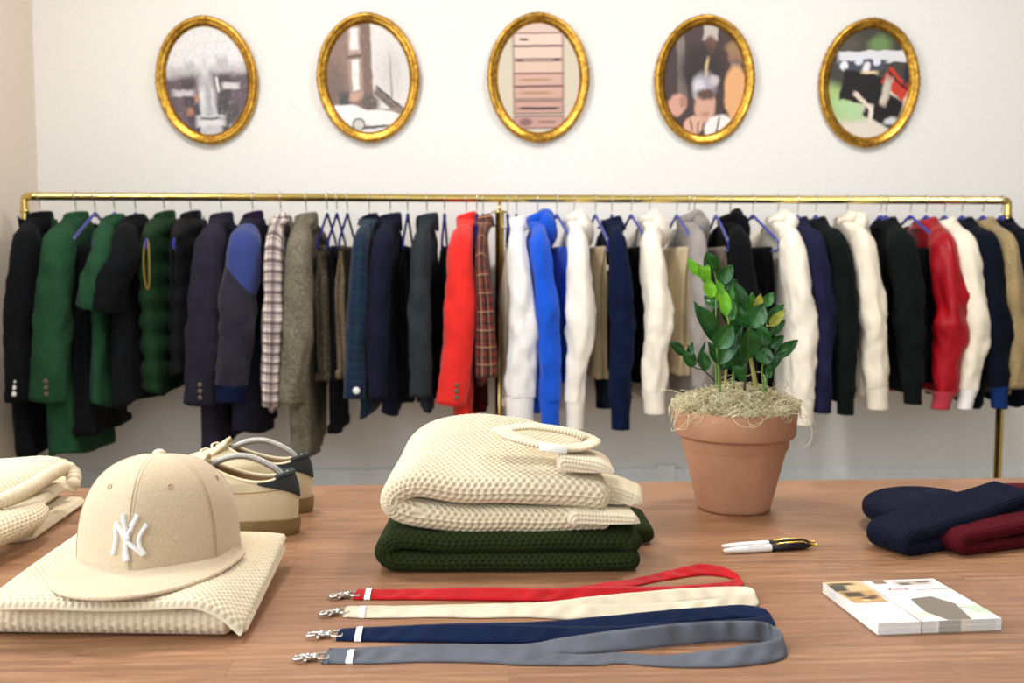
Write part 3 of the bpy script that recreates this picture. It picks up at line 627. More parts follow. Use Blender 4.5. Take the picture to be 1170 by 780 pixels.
# ------------------------------------------------------------------ painted photographs and prints
def paint(name, base, shapes, rough=.35, warp=.02, grain=0., coat=0.):
    """shapes in 0..1 UV: (kind, cx, cy, hw, hh, angle, rgb, soft)"""
    t = NT(name); uv = t.coord('UV')
    nz = t.n('ShaderNodeTexNoise'); t.set(nz.inputs['Vector'], uv); nz.inputs['Scale'].default_value = 9; nz.inputs['Detail'].default_value = 4
    va = t.n('ShaderNodeVectorMath', operation='MULTIPLY_ADD'); t.set(va.inputs[0], nz.outputs['Color']); va.inputs[1].default_value = (warp*2, warp*2, 0); sub = t.n('ShaderNodeVectorMath', operation='SUBTRACT'); t.set(sub.inputs[0], uv); sub.inputs[1].default_value = (warp, warp, 0); t.set(va.inputs[2], sub.outputs[0])
    col = lin(base)
    for k, cx, cy, hw, hh, ang, rgb, soft in shapes:
        mp = t.n('ShaderNodeMapping', vector_type='TEXTURE'); t.set(mp.inputs[0], va.outputs[0]); mp.inputs['Location'].default_value = (cx, cy, 0); mp.inputs['Rotation'].default_value = (0, 0, math.radians(ang)); mp.inputs['Scale'].default_value = (hw, hh, 1)
        if k == 'e':
            ln = t.n('ShaderNodeVectorMath', operation='LENGTH'); t.set(ln.inputs[0], mp.outputs[0]); d = ln.outputs['Value']
            sp = t.n('ShaderNodeSeparateXYZ'); t.set(sp.inputs[0], mp.outputs[0]); d = t.math('SQRT', t.math('ADD', t.math('POWER', sp.outputs[0], 2.), t.math('POWER', sp.outputs[1], 2.)))
        else:
            sp = t.n('ShaderNodeSeparateXYZ'); t.set(sp.inputs[0], mp.outputs[0]); d = t.math('MAXIMUM', t.math('ABSOLUTE', sp.outputs[0]), t.math('ABSOLUTE', sp.outputs[1]))
            if k == 't':   # triangle, point up
                d = t.math('MAXIMUM', t.math('ADD', t.math('ABSOLUTE', sp.outputs[0]), t.math('MULTIPLY', t.math('ADD', sp.outputs[1], 1.), .5)), t.math('ABSOLUTE', sp.outputs[1]))
        mk = t.ramp(d, 1-soft, 1+soft, 1., 0.)
        col = t.mix(mk, col, lin(rgb))
    if grain:
        n3 = t.noise(uv, 30, 5, .7); col = t.mix(t.math('MULTIPLY', t.ramp(n3, .45, .65), grain), col, lin((40, 34, 34)))
        n4 = t.noise(uv, 22, 4, .7); col = t.mix(t.math('MULTIPLY', t.ramp(n4, .55, .7), grain), col, lin((232, 226, 220)))
    return t.fin(col, rough, 0., Coat_Weight=coat, Coat_Roughness=.05)
r_, e_, t_ = 'r', 'e', 't'
A1 = paint('avenue_photograph', (228, 228, 230), [(r_, .5, .52, .6, .10, 0, (176, 172, 180), .5), (r_, .48, .62, .03, .10, 0, (214, 212, 218), .4), (r_, .3, .6, .06, .08, 0, (188, 186, 190), .3), (r_, .7, .62, .07, .10, 0, (190, 186, 190), .3),
    (r_, .15, .3, .24, .24, 0, (92, 72, 84), .12), (r_, .85, .32, .28, .24, 0, (84, 66, 74), .12), (r_, .3, .24, .08, .3, 8, (60, 44, 54), .2), (r_, .68, .26, .07, .28, -8, (56, 44, 50), .2), (r_, .2, .40, .13, .03, 0, (200, 196, 200), .3), (r_, .78, .44, .1, .03, 0, (214, 210, 212), .3),
    (t_, .5, .25, .16, .32, 0, (196, 196, 202), .1), (r_, .5, .3, .03, .2, 0, (170, 170, 178), .3), (r_, .5, .13, .17, .05, 0, (222, 220, 224), .2), (r_, .5, .15, .13, .015, 0, (110, 104, 112), .3), (e_, .26, .22, .04, .04, 0, (170, 110, 80), .4), (e_, .36, .34, .03, .04, 0, (180, 130, 100), .4), (e_, .8, .2, .05, .06, 0, (60, 44, 50), .4), (r_, .62, .46, .015, .07, 0, (232, 230, 232), .2)], warp=.03, grain=.25)
A2 = paint('townhouse_photograph', (222, 220, 218), [(e_, .78, .55, .16, .22, 0, (206, 202, 200), .5), (r_, .77, .4, .012, .26, 0, (160, 152, 148), .4), (r_, .24, .62, .31, .42, 0, (140, 112, 98), .04), (r_, .48, .55, .06, .5, 0, (122, 96, 84), .1), (r_, .35, .84, .075, .13, 0, (178, 152, 140), .1), (r_, .35, .86, .05, .1, 0, (226, 226, 226), .1), (r_, .35, .52, .085, .18, 0, (166, 138, 124), .1), (r_, .35, .6, .045, .07, 0, (228, 230, 228), .1), (r_, .35, .46, .045, .07, 0, (228, 230, 228), .1), (r_, .35, .70, .09, .015, 0, (110, 84, 74), .2),
    (e_, .1, .45, .12, .2, 0, (116, 92, 84), .4), (r_, .34, .33, .09, .04, 0, (196, 156, 140), .2), (r_, .2, .3, .06, .08, 0, (66, 68, 64), .3), (e_, .5, .27, .12, .08, 0, (96, 84, 76), .3), (r_, .73, .27, .2, .03, -34, (110, 96, 90), .1), (r_, .75, .31, .2, .012, -34, (70, 60, 58), .1), (r_, .6, .19, .3, .03, 0, (140, 124, 116), .2), (e_, .24, .16, .28, .1, -6, (240, 238, 238), .05), (e_, .6, .13, .34, .08, -4, (236, 234, 232), .08), (e_, .36, .075, .08, .06, 0, (70, 70, 68), .1), (e_, .36, .075, .06, .045, 0, (200, 200, 196), .1), (r_, .56, .05, .16, .012, 4, (50, 48, 48), .2), (r_, .5, .0, .6, .03, 0, (226, 226, 228), .2)], warp=.02, grain=.18)
sh3 = [(r_, .5, .5, .7, .7, 0, (206, 196, 176), .1)]
for i, yc_ in enumerate([.945, .85, .73, .60, .485, .365, .235, .10]):
    c_ = [(214, 192, 178), (226, 200, 186), (222, 196, 182), (216, 186, 170), (206, 166, 152), (204, 162, 148), (198, 156, 142), (190, 150, 140)][i]
    sh3 += [(r_, .5, yc_, .305, .062, 0, (110, 70, 64), .06), (r_, .5, yc_, .29, .05, 0, c_, .06)]
    if i in (4, 5): sh3 += [(r_, .46, yc_, .18, .012, 0, (170, 140, 96), .3)]
    if i in (6,): sh3 += [(r_, .5, yc_-.01, .24, .012, 0, (52, 36, 34), .2)]
    if i in (1,): sh3 += [(r_, .33, yc_, .05, .01, 0, (90, 56, 52), .3)]
    if i in (2, 3): sh3 += [(r_, .28, yc_-.062, .035, .01, 0, (60, 40, 38), .3), (r_, .72, yc_-.062, .04, .01, 0, (60, 40, 38), .3)]
    if i == 7: sh3 += [(e_, .34, yc_, .08, .035, 0, (130, 96, 90), .3), (r_, .6, yc_, .1, .012, 0, (150, 110, 100), .3)]
A3 = paint('radio_photograph', (214, 206, 190), sh3, warp=.006)
A4 = paint('group_photograph', (66, 50, 48), [(r_, .2, .7, .05, .34, 6, (128, 116, 110), .3), (r_, .55, .93, .09, .07, 0, (186, 178, 172), .15), (e_, .55, .8, .075, .10, 0, (110, 74, 60), .2), (r_, .54, .62, .025, .12, -4, (198, 162, 100), .3), (e_, .45, .6, .26, .22, 0, (46, 34, 34), .3), (r_, .52, .6, .02, .1, -6, (200, 170, 120), .3), (e_, .87, .72, .085, .09, 0, (150, 104, 84), .25), (e_, .86, .8, .12, .06, 0, (150, 120, 84), .3), (e_, .88, .65, .07, .04, 0, (110, 96, 94), .3),
    (e_, .9, .38, .15, .26, 8, (222, 168, 118), .1), (e_, .5, .44, .13, .12, 20, (170, 164, 176), .4), (e_, .44, .42, .07, .10, 10, (206, 204, 214), .4), (e_, .62, .5, .06, .05, 0, (196, 186, 190), .3), (e_, .17, .27, .12, .1, 20, (206, 156, 138), .15), (e_, .24, .3, .04, .05, 0, (176, 126, 108), .3), (e_, .52, .26, .13, .15, -6, (206, 160, 140), .12), (e_, .52, .37, .11, .05, -4, (90, 66, 58), .3), (e_, .53, .2, .05, .02, 0, (176, 126, 108), .6),
    (e_, .7, .07, .18, .12, 10, (232, 228, 226), .1), (r_, .68, .07, .012, .1, -14, (60, 56, 60), .2), (e_, .38, .08, .12, .09, 10, (216, 172, 152), .12), (r_, .36, .09, .012, .05, 20, (120, 80, 70), .3), (r_, .44, .07, .01, .05, -10, (120, 80, 70), .3)], warp=.03)
A5 = paint('jeep_photograph', (70, 66, 60), [(e_, .6, .85, .14, .08, 0, (110, 140, 88), .4), (e_, .2, .85, .16, .1, 0, (90, 84, 76), .5), (r_, .3, .15, .8, .28, 10, (214, 206, 190), .1), (e_, .12, .32, .26, .14, -20, (170, 196, 128), .4), (e_, .3, .25, .2, .08, -20, (178, 210, 160), .4), (r_, .5, .04, .7, .12, 10, (222, 214, 202), .2),
    (r_, .52, .74, .42, .055, 3, (222, 222, 228), .06), (r_, .4, .66, .3, .05, 3, (74, 78, 92), .1), (e_, .18, .65, .05, .045, 0, (236, 238, 244), .2), (e_, .36, .70, .05, .04, 0, (220, 226, 238), .2), (e_, .46, .64, .045, .05, 0, (232, 232, 236), .2), (e_, .58, .70, .05, .04, 0, (220, 226, 238), .2), (r_, .45, .45, .28, .14, -8, (34, 30, 32), .06), (r_, .7, .28, .22, .14, -18, (30, 27, 30), .08), (e_, .2, .4, .05, .05, 0, (30, 28, 30), .2), (r_, .84, .5, .17, .085, -32, (198, 62, 48), .08), (r_, .86, .53, .16, .012, -32, (70, 20, 22), .2), (r_, .72, .44, .05, .13, -14, (186, 172, 156), .2), (r_, .72, .44, .05, .13, -14, (40, 34, 34), .0), (r_, .71, .42, .03, .1, -14, (206, 196, 184), .2), (r_, .44, .34, .14, .02, -32, (226, 212, 196), .2), (r_, .55, .22, .03, .08, 0, (230, 220, 206), .2), (e_, .8, .17, .08, .03, 10, (206, 208, 216), .3), (r_, .5, .6, .1, .015, 0, (226, 206, 168), .3), (r_, .96, .6, .04, .1, 0, (40, 44, 60), .3)], warp=.03)
def gilt():
    t = NT('gilt_frame'); co = t.coord('Object'); n1 = t.noise(co, 60, 4); n2 = t.noise(co, 9, 3)
    col = t.mix(t.ramp(n1, .35, .6), lin((150, 104, 34)), lin((216, 168, 70))); col = t.mix(t.math('MULTIPLY', t.ramp(n2, .5, .7), .35), col, lin((120, 80, 28)))
    t.bump(n1, .3, .002); return t.fin(col, .3, .92)
M_gilt = gilt()
PICS = [(238, 93, 116, 143, -3.5, A1, 'gilt oval frame with a grey misty city avenue view'), (421.5, 90, 117, 143.5, -2, A2, 'gilt oval frame with a brown townhouse and snowy white car'), (615, 90, 116, 143.5, -1, A3, 'gilt oval frame with a column of stacked pink radios'), (804, 92.5, 114, 143, 1, A4, 'gilt oval frame with a dark group portrait of people'), (991, 96, 114, 142, 2, A5, 'gilt oval frame with a red and white off-road car')]
for px, py, pw, ph, tilt, art, lab in PICS:
    c = atY(px, py, YW); k = (atY(px+50, py, YW)-atY(px-50, py, YW)).length/100
    ra, rb = pw*k/2, ph*k/2/math.cos(PITCH+.1)**.5
    root = thing('oval_picture', lab, 'picture frame', (c.x, YW-.0105, c.z), 0, 'oval pictures in gilt frames'); root.rotation_euler = (math.radians(2.0), math.radians(tilt), 0)
    fwid = .040
    prof = [(0, .0), (0.0, .012), (.004, .022), (.010, .026), (.017, .024), (.022, .018), (.027, .019), (.032, .016), (.036, .010), (fwid, .007), (fwid, 0)]
    n = 120; th = np.linspace(0, 2*PI, n, endpoint=False); mb = MB(); P = []
    for o_, d_ in prof:
        orn = np.zeros(n)
        for q in range(4):
            dlt = np.angle(np.exp(1j*(th-q*PI/2))); orn += np.exp(-(dlt/.17)**2)*(.003*np.cos(dlt*60)+.003)
        dd = d_+(orn if .003 < o_ < .03 else 0)
        P.append(np.stack([(ra-o_+orn*.5*(o_ < .01))*np.cos(th), -dd-.001+0*th, (rb-o_+orn*.5*(o_ < .01))*np.sin(th)], -1))
    mb.grid(np.array(P), cv=True); mb.build('frame', M_gilt, root, local=True)
    # the print itself and its mat edge
    nr = 8; a2, b2 = ra-fwid+.002, rb-fwid+.002
    G = np.array([[(a2*r*math.cos(t), -.006, b2*r*math.sin(t)) for t in th] for r in np.linspace(.001, 1, nr)])
    U = np.stack([G[..., 0]/(2*a2)+.5, G[..., 2]/(2*b2)+.5], -1)
    mb = MB(); mb.grid(G, cv=True, U=U); mb.build('photograph', art, root, local=True)
# ------------------------------------------------------------------ knitted things
def waffle(U, V, cu, cv, amp):
    row = np.floor(V/cv); du = (U/cu+.5*(row % 2)) % 1-.5; dv = (V/cv) % 1-.5
    pit = np.exp(-(du**2/(2*.16**2)+dv**2/(2*.19**2)))
    yarn = np.cos(2*PI*du)*.18+np.cos(2*PI*dv)*.10
    return amp*(.45-pit*1.6-yarn*.7)
def ribs(U, V, c, amp): return amp*(np.abs(np.cos(PI*U/c))-.5)+amp*.2*np.cos(2*PI*V/(c*.8))
def grid_normals(G):
    du = np.gradient(G, axis=0); dv = np.gradient(G, axis=1); du[0] = G[1]-G[-1] if False else du[0]
    N = np.cross(dv, du); N /= np.linalg.norm(N, axis=-1, keepdims=True)+1e-12; return N
def close_grad(G):
    du = (np.roll(G, -1, 0)-np.roll(G, 1, 0)); dv = np.gradient(G, axis=1); N = np.cross(du, dv); N /= np.linalg.norm(N, axis=-1, keepdims=True)+1e-12; return N
def knit_mat(name, rgb, dark=None):
    t = NT(name); co = t.coord('Object'); c = lin(rgb); n1 = t.noise(co, 900, 2); n2 = t.noise(co, 25, 2)
    col = t.mix(t.ramp(n2, .3, .7), tuple(x*.93 for x in c[:3])+(1,), c)
    t.bump(n1, .5, .0006); dk_ = max(rgb) < 100; return t.fin(col, .9, 0., Sheen_Weight=.02 if dk_ else .2, Specular_IOR_Level=.06 if dk_ else .15)
K_knit = knit_mat('cream_knit', (216, 200, 170)); K_knit2 = knit_mat('ivory_knit', (218, 203, 174)); K_gknit = knit_mat('green_knit', (40, 48, 24)); K_nknit = knit_mat('navy_knit', (20, 22, 38)); K_mknit = knit_mat('maroon_knit', (74, 13, 22))
def fold_sheet(mb, pF, pB, y0, y1, cu=.0088, cv=.0062, amp=.0018, res=.0014, pattern='waffle', vshape=6, ycurve=None, base=(0, 0, 0), rz=0., lump=.002, seed=0., swap=False, er=None):
    """thick folded cloth: centreline rows (x,z,half thickness) at the front and back, swept along y"""
    pF = np.array(pF, float); pB = np.array(pB, float)
    m0 = 400; a = catmull(pF, m0); b_ = catmull(pB, m0); mid = (a+b_)/2
    s = np.concatenate([[0], np.cumsum(np.linalg.norm(np.diff(mid[:, :2], axis=0), axis=1))]); L_ = s[-1]; nu = int(L_/res)
    q = np.linspace(0, L_, nu); A = np.stack([np.interp(q, s, a[:, k]) for k in range(3)], -1); B = np.stack([np.interp(q, s, b_[:, k]) for k in range(3)], -1)
    D = y1-y0; nv = int(D/res); hm_ = float(np.mean(A[:, 2])) if er is None else er; ne = 14; ed_ = (1-np.cos(np.linspace(0, PI/2, ne, endpoint=False)))*hm_/D; v = np.concatenate([ed_, np.linspace(hm_/D, 1-hm_/D, nv), (1-ed_)[::-1]])
    cap = 9; rows = []
    for vv in v:
        c = A*(1-vv)+B*vv; e = max(0., 1-abs(2*vv-1)**vshape)**.5
        # rounded edge: thickness closes over about one half-thickness
        edge = min(vv, 1-vv)*D; hmean = c[:, 2]
        hh_ = np.maximum(hmean if er is None else np.minimum(hmean, er), 1e-4); e = np.sqrt(np.clip(1-(1-np.clip(edge/hh_, 0, 1))**2, 0, 1))
        T = np.gradient(c[:, :2], axis=0); T /= np.linalg.norm(T, axis=1)[:, None]+1e-12; N = np.stack([-T[:, 1], T[:, 0]], -1)
        h = (c[:, 2]*e)[:, None]
        up = c[:, :2]+N*h; dn = c[:, :2]-N*h
        def capp(i, s_):
            out = []
            for k in range(1, cap):
                al = PI*k/cap; out.append(c[i, :2]+s_*(N[i]*math.cos(al)*h[i]*1.0)+s_*T[i]*math.sin(al)*h[i]*.9)
            return np.array(out)
        loop = np.vstack([up, capp(-1, 1), dn[::-1], capp(0, -1)])
        rows.append(loop)
    R = np.array(rows).transpose(1, 0, 2)                 # (loop, v, 2)
    Y = y0+D*v; yy = np.broadcast_to(Y[None], R.shape[:2])
    G = np.stack([R[..., 0], yy, R[..., 1]], -1)
    if ycurve is not None: G[..., 1] = ycurve(G[..., 0], G[..., 1])
    mid = G[:, G.shape[1]//2]; s2 = np.concatenate([[0], np.cumsum(np.linalg.norm(np.diff(mid, axis=0), axis=1))])
    U = np.broadcast_to(s2[:, None], G.shape[:2]); V = np.concatenate([np.zeros((G.shape[0], 1)), np.cumsum(np.linalg.norm(np.diff(G, axis=1), axis=2), axis=1)], 1)
    V = np.median(V, axis=0)[None]+0*V
    # inside edge wrap: use depth plus height so that the pattern runs round the rounded front
    N = close_grad(G)
    N[:, 0] = N[:, 1]; N[:, -1] = N[:, -2]
    if pattern == 'waffle': H = waffle(U, V, cu, cv, amp) if not swap else waffle(V, U, cu, cv, amp)
    elif pattern == 'rib': H = ribs(U, V, cu, amp)
    elif pattern == 'ribv': H = ribs(V, U, cu, amp)
    else: H = np.zeros(U.shape)
    lm = (np.sin(G[..., 0]*31+seed)*np.sin(G[..., 1]*27+seed*2)+.5*np.sin(G[..., 0]*67+seed*3+G[..., 1]*40))*lump
    G = G+N*H[..., None]; G[..., 2] += lm*np.clip(G[..., 2]/.04, 0, 1)
    cz, sz = math.cos(rz), math.sin(rz); X = G[..., 0]*cz-G[..., 1]*sz+base[0]; Yw = G[..., 0]*sz+G[..., 1]*cz+base[1]
    G = np.stack([X, Yw, np.maximum(G[..., 2], .0006)+base[2]], -1)
    nuv = np.stack([U, V], -1)
    mb.grid(G, cu=True, U=nuv)
# --- the stack in the middle: green sweater folded below, cream sweater folded on top
zt_ = TZ
gF = atZ(575, 655, TZ)
gr = thing('folded_sweater', 'dark green waffle knit sweater folded under the big cream one', 'sweater', (gF.x, gF.y+.1, TZ), 0, 'folded knit sweaters')
mb = MB()
xl = atZ(430, 650, TZ).x-gF.x; xr = atZ(722, 640, TZ).x-gF.x
fold_sheet(mb, [(xr-.008, .014, .0125), (.08, .0125, .012), (-.06, .0125, .012), (xl+.03, .0135, .012), (xl+.014, .0195, .0115), (xl+.0125, .030, .0115), (xl+.03, .041, .0115), (-.08, .0385, .0115), (0, .0365, .0115), (.08, .0385, .0115), (xr-.03, .0395, .0115), (xr-.006, .036, .012)],
           [(xr-.004, .014, .0125), (.08, .0125, .012), (-.06, .0125, .012), (xl+.036, .0135, .012), (xl+.020, .0195, .0115), (xl+.0185, .030, .0115), (xl+.036, .042, .0115), (-.08, .040, .0115), (0, .038, .0115), (.08, .040, .0115), (xr-.03, .0405, .0115), (xr-.006, .036, .012)],
           0, .225, base=(gF.x, gF.y, TZ), cu=.0082, cv=.0058, amp=.0019, lump=.001, seed=1.)
mb.build('body', K_gknit, gr)
mb = MB(); cg = atZ(733, 618, TZ)
fold_sheet(mb, [(-.045, .013, .012), (0, .013, .012), (.018, .0125, .0115)], [(-.045, .022, .014), (0, .022, .014), (.012, .020, .013)], 0, .09, base=(cg.x-.012, cg.y-.02, TZ), cu=.005, amp=.0009, pattern='rib', lump=0)
mb.build('cuff', K_gknit, gr)
cr = thing('folded_sweater', 'thick cream waffle knit sweater folded on the dark green one', 'sweater', (gF.x, gF.y+.1, TZ+.05), 0, 'folded knit sweaters')
mb = MB(); cb = atZ(575, 655, TZ); cx0 = cb.x; cy0 = cb.y+.008
xl = -.155; B0 = TZ
fold_sheet(mb, [(.125, .066, .0135), (.06, .0615, .0145), (-.02, .0625, .0145), (-.09, .067, .0145), (xl+.035, .072, .0145), (xl+.0165, .082, .0145), (xl+.021, .097, .0150), (xl+.045, .1065, .0150), (-.06, .101, .0155), (.0, .098, .0160), (.06, .097, .0165), (.121, .093, .0165)],
           [(.105, .066, .0145), (.06, .066, .017), (-.02, .070, .019), (-.09, .078, .020), (xl+.055, .086, .020), (xl+.036, .102, .020), (xl+.045, .124, .021), (xl+.075, .142, .022), (-.035, .1465, .0235), (.02, .141, .0235), (.06, .129, .023), (.10, .114, .022)],
           0, .235, base=(cx0, cy0, B0), cu=.0088, cv=.0064, amp=.0025, lump=.0012, seed=.4, res=.0012)
mb.build('body', K_knit, cr)
# neck rib lying on the top, its opening, label
def onpix(px, py, z): return atZ(px, py, z)
def knit_tube(mb, pts, ra, rb, ribc=.005, amp=.0008, n=36, m=160, closed=False, fixed=(0, 0, 1)):
    P = catmull(pts, m) if not closed else catmull(list(pts)+[pts[0]], m+1)[:-1]
    T = (np.roll(P, -1, 0)-np.roll(P, 1, 0)) if closed else np.gradient(P, axis=0); T /= np.linalg.norm(T, axis=1)[:, None]
    B = np.tile(np.array(fixed, float), (m, 1)); B -= (B*T).sum(1)[:, None]*T; B /= np.linalg.norm(B, axis=1)[:, None]; A = np.cross(T, B)
    s = np.concatenate([[0], np.cumsum(np.linalg.norm(np.diff(P, axis=0), axis=1))]); th = np.linspace(0, 2*PI, n, endpoint=False)
    rr_ = 1+ (amp/ra)*np.abs(np.cos(PI*s/ribc))[:, None]*2+0*th[None]
    G = P[:, None]+(A[:, None]*np.cos(th)[None, :, None]*ra+B[:, None]*np.sin(th)[None, :, None]*rb)*rr_[..., None]
    base = mb.n; mb.grid(G, cu=closed, cv=True)
    if not closed: mb.F.append([base+k for k in range(n)][::-1]); mb.F.append([base+(m-1)*n+k for k in range(n)])
zc = TZ+.145
col_pts = [onpix(px, py, TZ+z) for px, py, z in [(572, 491, .166), (604, 487, .170), (646, 492, .165), (671, 500, .157), (673, 507, .151), (654, 512, .148), (622, 509, .154), (590, 500, .161)]]
mb = MB(); knit_tube(mb, [tuple(p) for p in col_pts], .0120, .0040, .0046, .0012, m=300, closed=True); mb.build('neck_rib', K_knit2, cr)
pc = onpix(632, 512, TZ+.163); mb = MB(); mb.box((pc.x, pc.y, pc.z), (.017, .0012, .005), M=Matrix.Rotation(math.radians(8), 3, 'Y')@Matrix.Rotation(-.5, 3, 'X'), bev=.0005); mb.build('neck_label', M_label_c, cr)
# ribbed sleeve ends sticking out to the right
mb = MB(); p0 = onpix(668, 560, TZ+.11); p1 = onpix(722, 568, TZ+.082)
fold_sheet(mb, [(-.03, .012, .0150), (.0, .006, .0155), (.022, -.001, .0150)], [(-.03, .014, .015), (.0, .008, .015), (.024, -.001, .0145)], 0, .075, base=(p1.x-.026, p1.y-.025, p1.z-.004), rz=-.12, cu=.0055, amp=.0018, pattern='ribv', lump=.0, res=.0011, er=.0045)
mb.build('cuff', K_knit2, cr)
mb = MB()
p2 = onpix(700, 597, TZ+.062)
fold_sheet(mb, [(-.045, .002, .0125), (.0, .0, .0115), (.024, -.001, .0105)], [(-.045, .002, .0125), (.0, .0, .0115), (.020, .001, .0105)], 0, .12, base=(p2.x, p2.y-.012, TZ+.063), rz=.03, cu=.0055, amp=.0018, pattern='ribv', lump=.0, res=.0011, er=.0045)
mb.build('cuff', K_knit2, cr)
mb = MB(); p3 = onpix(682, 530, TZ+.128)
fold_sheet(mb, [(-.04, .010, .010), (.0, .004, .0095), (.016, -.004, .009)], [(-.04, .012, .010), (.0, .006, .0095), (.012, .0, .009)], 0, .075, base=(p3.x-.004, p3.y-.03, p3.z-.006), rz=-.05, cu=.0055, amp=.0018, pattern='ribv', lump=.0, res=.0011, er=.0045)
mb.build('hem_rib', K_knit2, cr)
# --- sweater under the cap
sR = atZ(285, 724, TZ); sRb = atZ(326, 640, TZ); sL = atZ(-6, 728, TZ)
sw = thing('folded_sweater', 'cream waffle knit sweater folded flat beneath the cap', 'sweater', ((sR.x+sL.x)/2, (sR.y+sRb.y)/2, TZ), 0, 'folded knit sweaters')
mb = MB()
xa, xb = atZ(-20, 726, TZ).x, atZ(262, 728, TZ).x; yf = atZ(130, 732, TZ).y; xw = xb-xa
# two lower layers, folded at the front edge: profile in (depth, height), swept along x
def swept_x(mb, prof0, prof1, x0, x1, **kw):
    """fold_sheet profile runs in depth, sweep runs along world x"""
    t = MB(); fold_sheet(t, prof0, prof1, 0, x1-x0, **kw)
    for V in t.V:
        a, b = V[:, 0].copy(), V[:, 1].copy(); V[:, 0] = x1-b; V[:, 1] = a
    mb.add(np.concatenate(t.V), [f[::-1] for f in t.F], np.concatenate(t.U))
lay = [(.22, .009, .0075), (.12, .009, .0075), (.03, .009, .0075), (.012, .0105, .0075), (.0085, .017, .0078), (.014, .0235, .0075), (.04, .0255, .0072), (.12, .0255, .007), (.22, .0255, .007)]
t0 = MB(); swept_x(t0, [(a+yf, b, c) for a, b, c in lay], [(a+yf+.012, b, c) for a, b, c in lay], xa, xb, cu=.0075, cv=.0085, amp=.0019, lump=.0007, seed=2.)
Vv = np.concatenate(t0.V); Vv[:, 2] += TZ; mb.add(Vv, t0.F, np.concatenate(t0.U))
mb.build('lower_fold', K_knit, sw)
# upper layer: one wide flap, drooping over the right edge and a little over the front
nx_, ny_ = 260, 220
def flap(name, cornF_l, cornF_r, cornB_r, cornB_l, zfun, thick, mat, parent, cu=.0088, cv=.0066, amp=.0015, nx_=230, ny_=210):
    a = np.linspace(0, 1, nx_)[:, None]; b = np.linspace(0, 1, ny_)[None]
    P = [np.array(c[:2]) for c in (cornF_l, cornF_r, cornB_r, cornB_l)]
    XY = ((1-a)*(1-b))[..., None]*P[0]+(a*(1-b))[..., None]*P[1]+(a*b)[..., None]*P[2]+((1-a)*b)[..., None]*P[3]
    # rounded corners: pull the parameter square towards a superellipse
    Z = zfun(np.broadcast_to(a, XY.shape[:2]), np.broadcast_to(b, XY.shape[:2]))
    G = np.concatenate([XY, Z[..., None]], -1)
    N = np.cross(np.gradient(G, axis=0), np.gradient(G, axis=1)); N /= np.linalg.norm(N, axis=-1, keepdims=True)
    ed = np.minimum(np.minimum(a, 1-a)*np.linalg.norm(P[1]-P[0]), np.minimum(b, 1-b)*np.linalg.norm(P[3]-P[0]))
    e = np.sqrt(np.clip(1-(1-np.clip(ed/thick, 0, 1))**2, 0, 1))[..., None]
    U = a*np.linalg.norm(P[1]-P[0])+0*b; V = b*np.linalg.norm(P[3]-P[0])+0*a
    H = waffle(U, V, cu, cv, amp)[..., None]
    top = G+N*(thick*e+H*e**.5); bot = G-N*thick*e
    mb = MB(); mb.grid(top, U=np.stack([U, V], -1)); mb.add(bot.reshape(-1, 3), grid_faces(nx_, ny_)[:, ::-1], np.stack([U, V], -1).reshape(-1, 2))
    # seam the two skins along the border
    def idx(i, j, o): return o+i*ny_+j
    o2 = nx_*ny_; F = []
    for i in range(nx_-1):
        F += [[idx(i, 0, 0), idx(i, 0, o2), idx(i+1, 0, o2), idx(i+1, 0, 0)], [idx(i, ny_-1, 0), idx(i+1, ny_-1, 0), idx(i+1, ny_-1, o2), idx(i, ny_-1, o2)]]
    for j in range(ny_-1):
        F += [[idx(0, j, 0), idx(0, j+1, 0), idx(0, j+1, o2), idx(0, j, o2)], [idx(nx_-1, j, 0), idx(nx_-1, j, o2), idx(nx_-1, j+1, o2), idx(nx_-1, j+1, 0)]]
    mb.F += F
    return mb.build(name, mat, parent)
SZ = TZ+.040
fl = atZ(-22, 699, TZ+.034); fr = atZ(276, 727, TZ+.006); br = atZ(327, 614, TZ+.035); bl = atZ(92, 615, TZ+.032)
def zf(a, b):
    z = TZ+.0395+.0*a
    z = z-.030*np.clip((a-.78)/.22, 0, 1)**2*(1-b*.85)       # droops over the right edge, most at the front
    z = z-.004*np.clip(1-b/.06, 0, 1)**2+.0012*np.sin(a*9+b*4)
    return z
flap('upper_fold', fl, fr, br, bl, zf, .005, K_knit2, sw, cu=.0068, cv=.0054, amp=.0014, nx_=290, ny_=250)
fr2 = atZ(283, 724, TZ+.004); br2 = atZ(327, 634, TZ+.012)
flap('side_fold', atZ(238, 716, TZ+.012), fr2, br2, atZ(280, 632, TZ+.02), lambda a, b: TZ+.0165-.008*a*(1-b)+.004*b, .006, K_knit2, sw, nx_=60, ny_=120)
# --- sweater at the far left
s3 = thing('folded_sweater', 'cream waffle knit sweater cut off by the left edge of the view', 'sweater', atZ(-40, 600, TZ)[:], 0, 'folded knit sweaters')
bx0 = -.26
c1 = atZ(45, 606, TZ); c2 = atZ(96, 573, TZ)
ang3 = math.atan2(c2.y-c1.y, c2.x-c1.x)
flap('lower_fold', atZ(-190, 640, TZ+.01), atZ(40, 611, TZ+.008), atZ(97, 571, TZ+.01), atZ(-120, 560, TZ+.01), lambda a, b: TZ+.010+.0025*np.sin(a*5)+0*b, .0075, K_knit, s3, cu=.006, cv=.0045, amp=.0007)
flap('middle_fold', atZ(-190, 626, TZ+.02), atZ(36, 590, TZ+.024), atZ(84, 553, TZ+.03), atZ(-120, 545, TZ+.03), lambda a, b: TZ+.028+.004*b+.002*np.sin(a*6+2), .0085, K_knit2, s3, nx_=260, ny_=150)
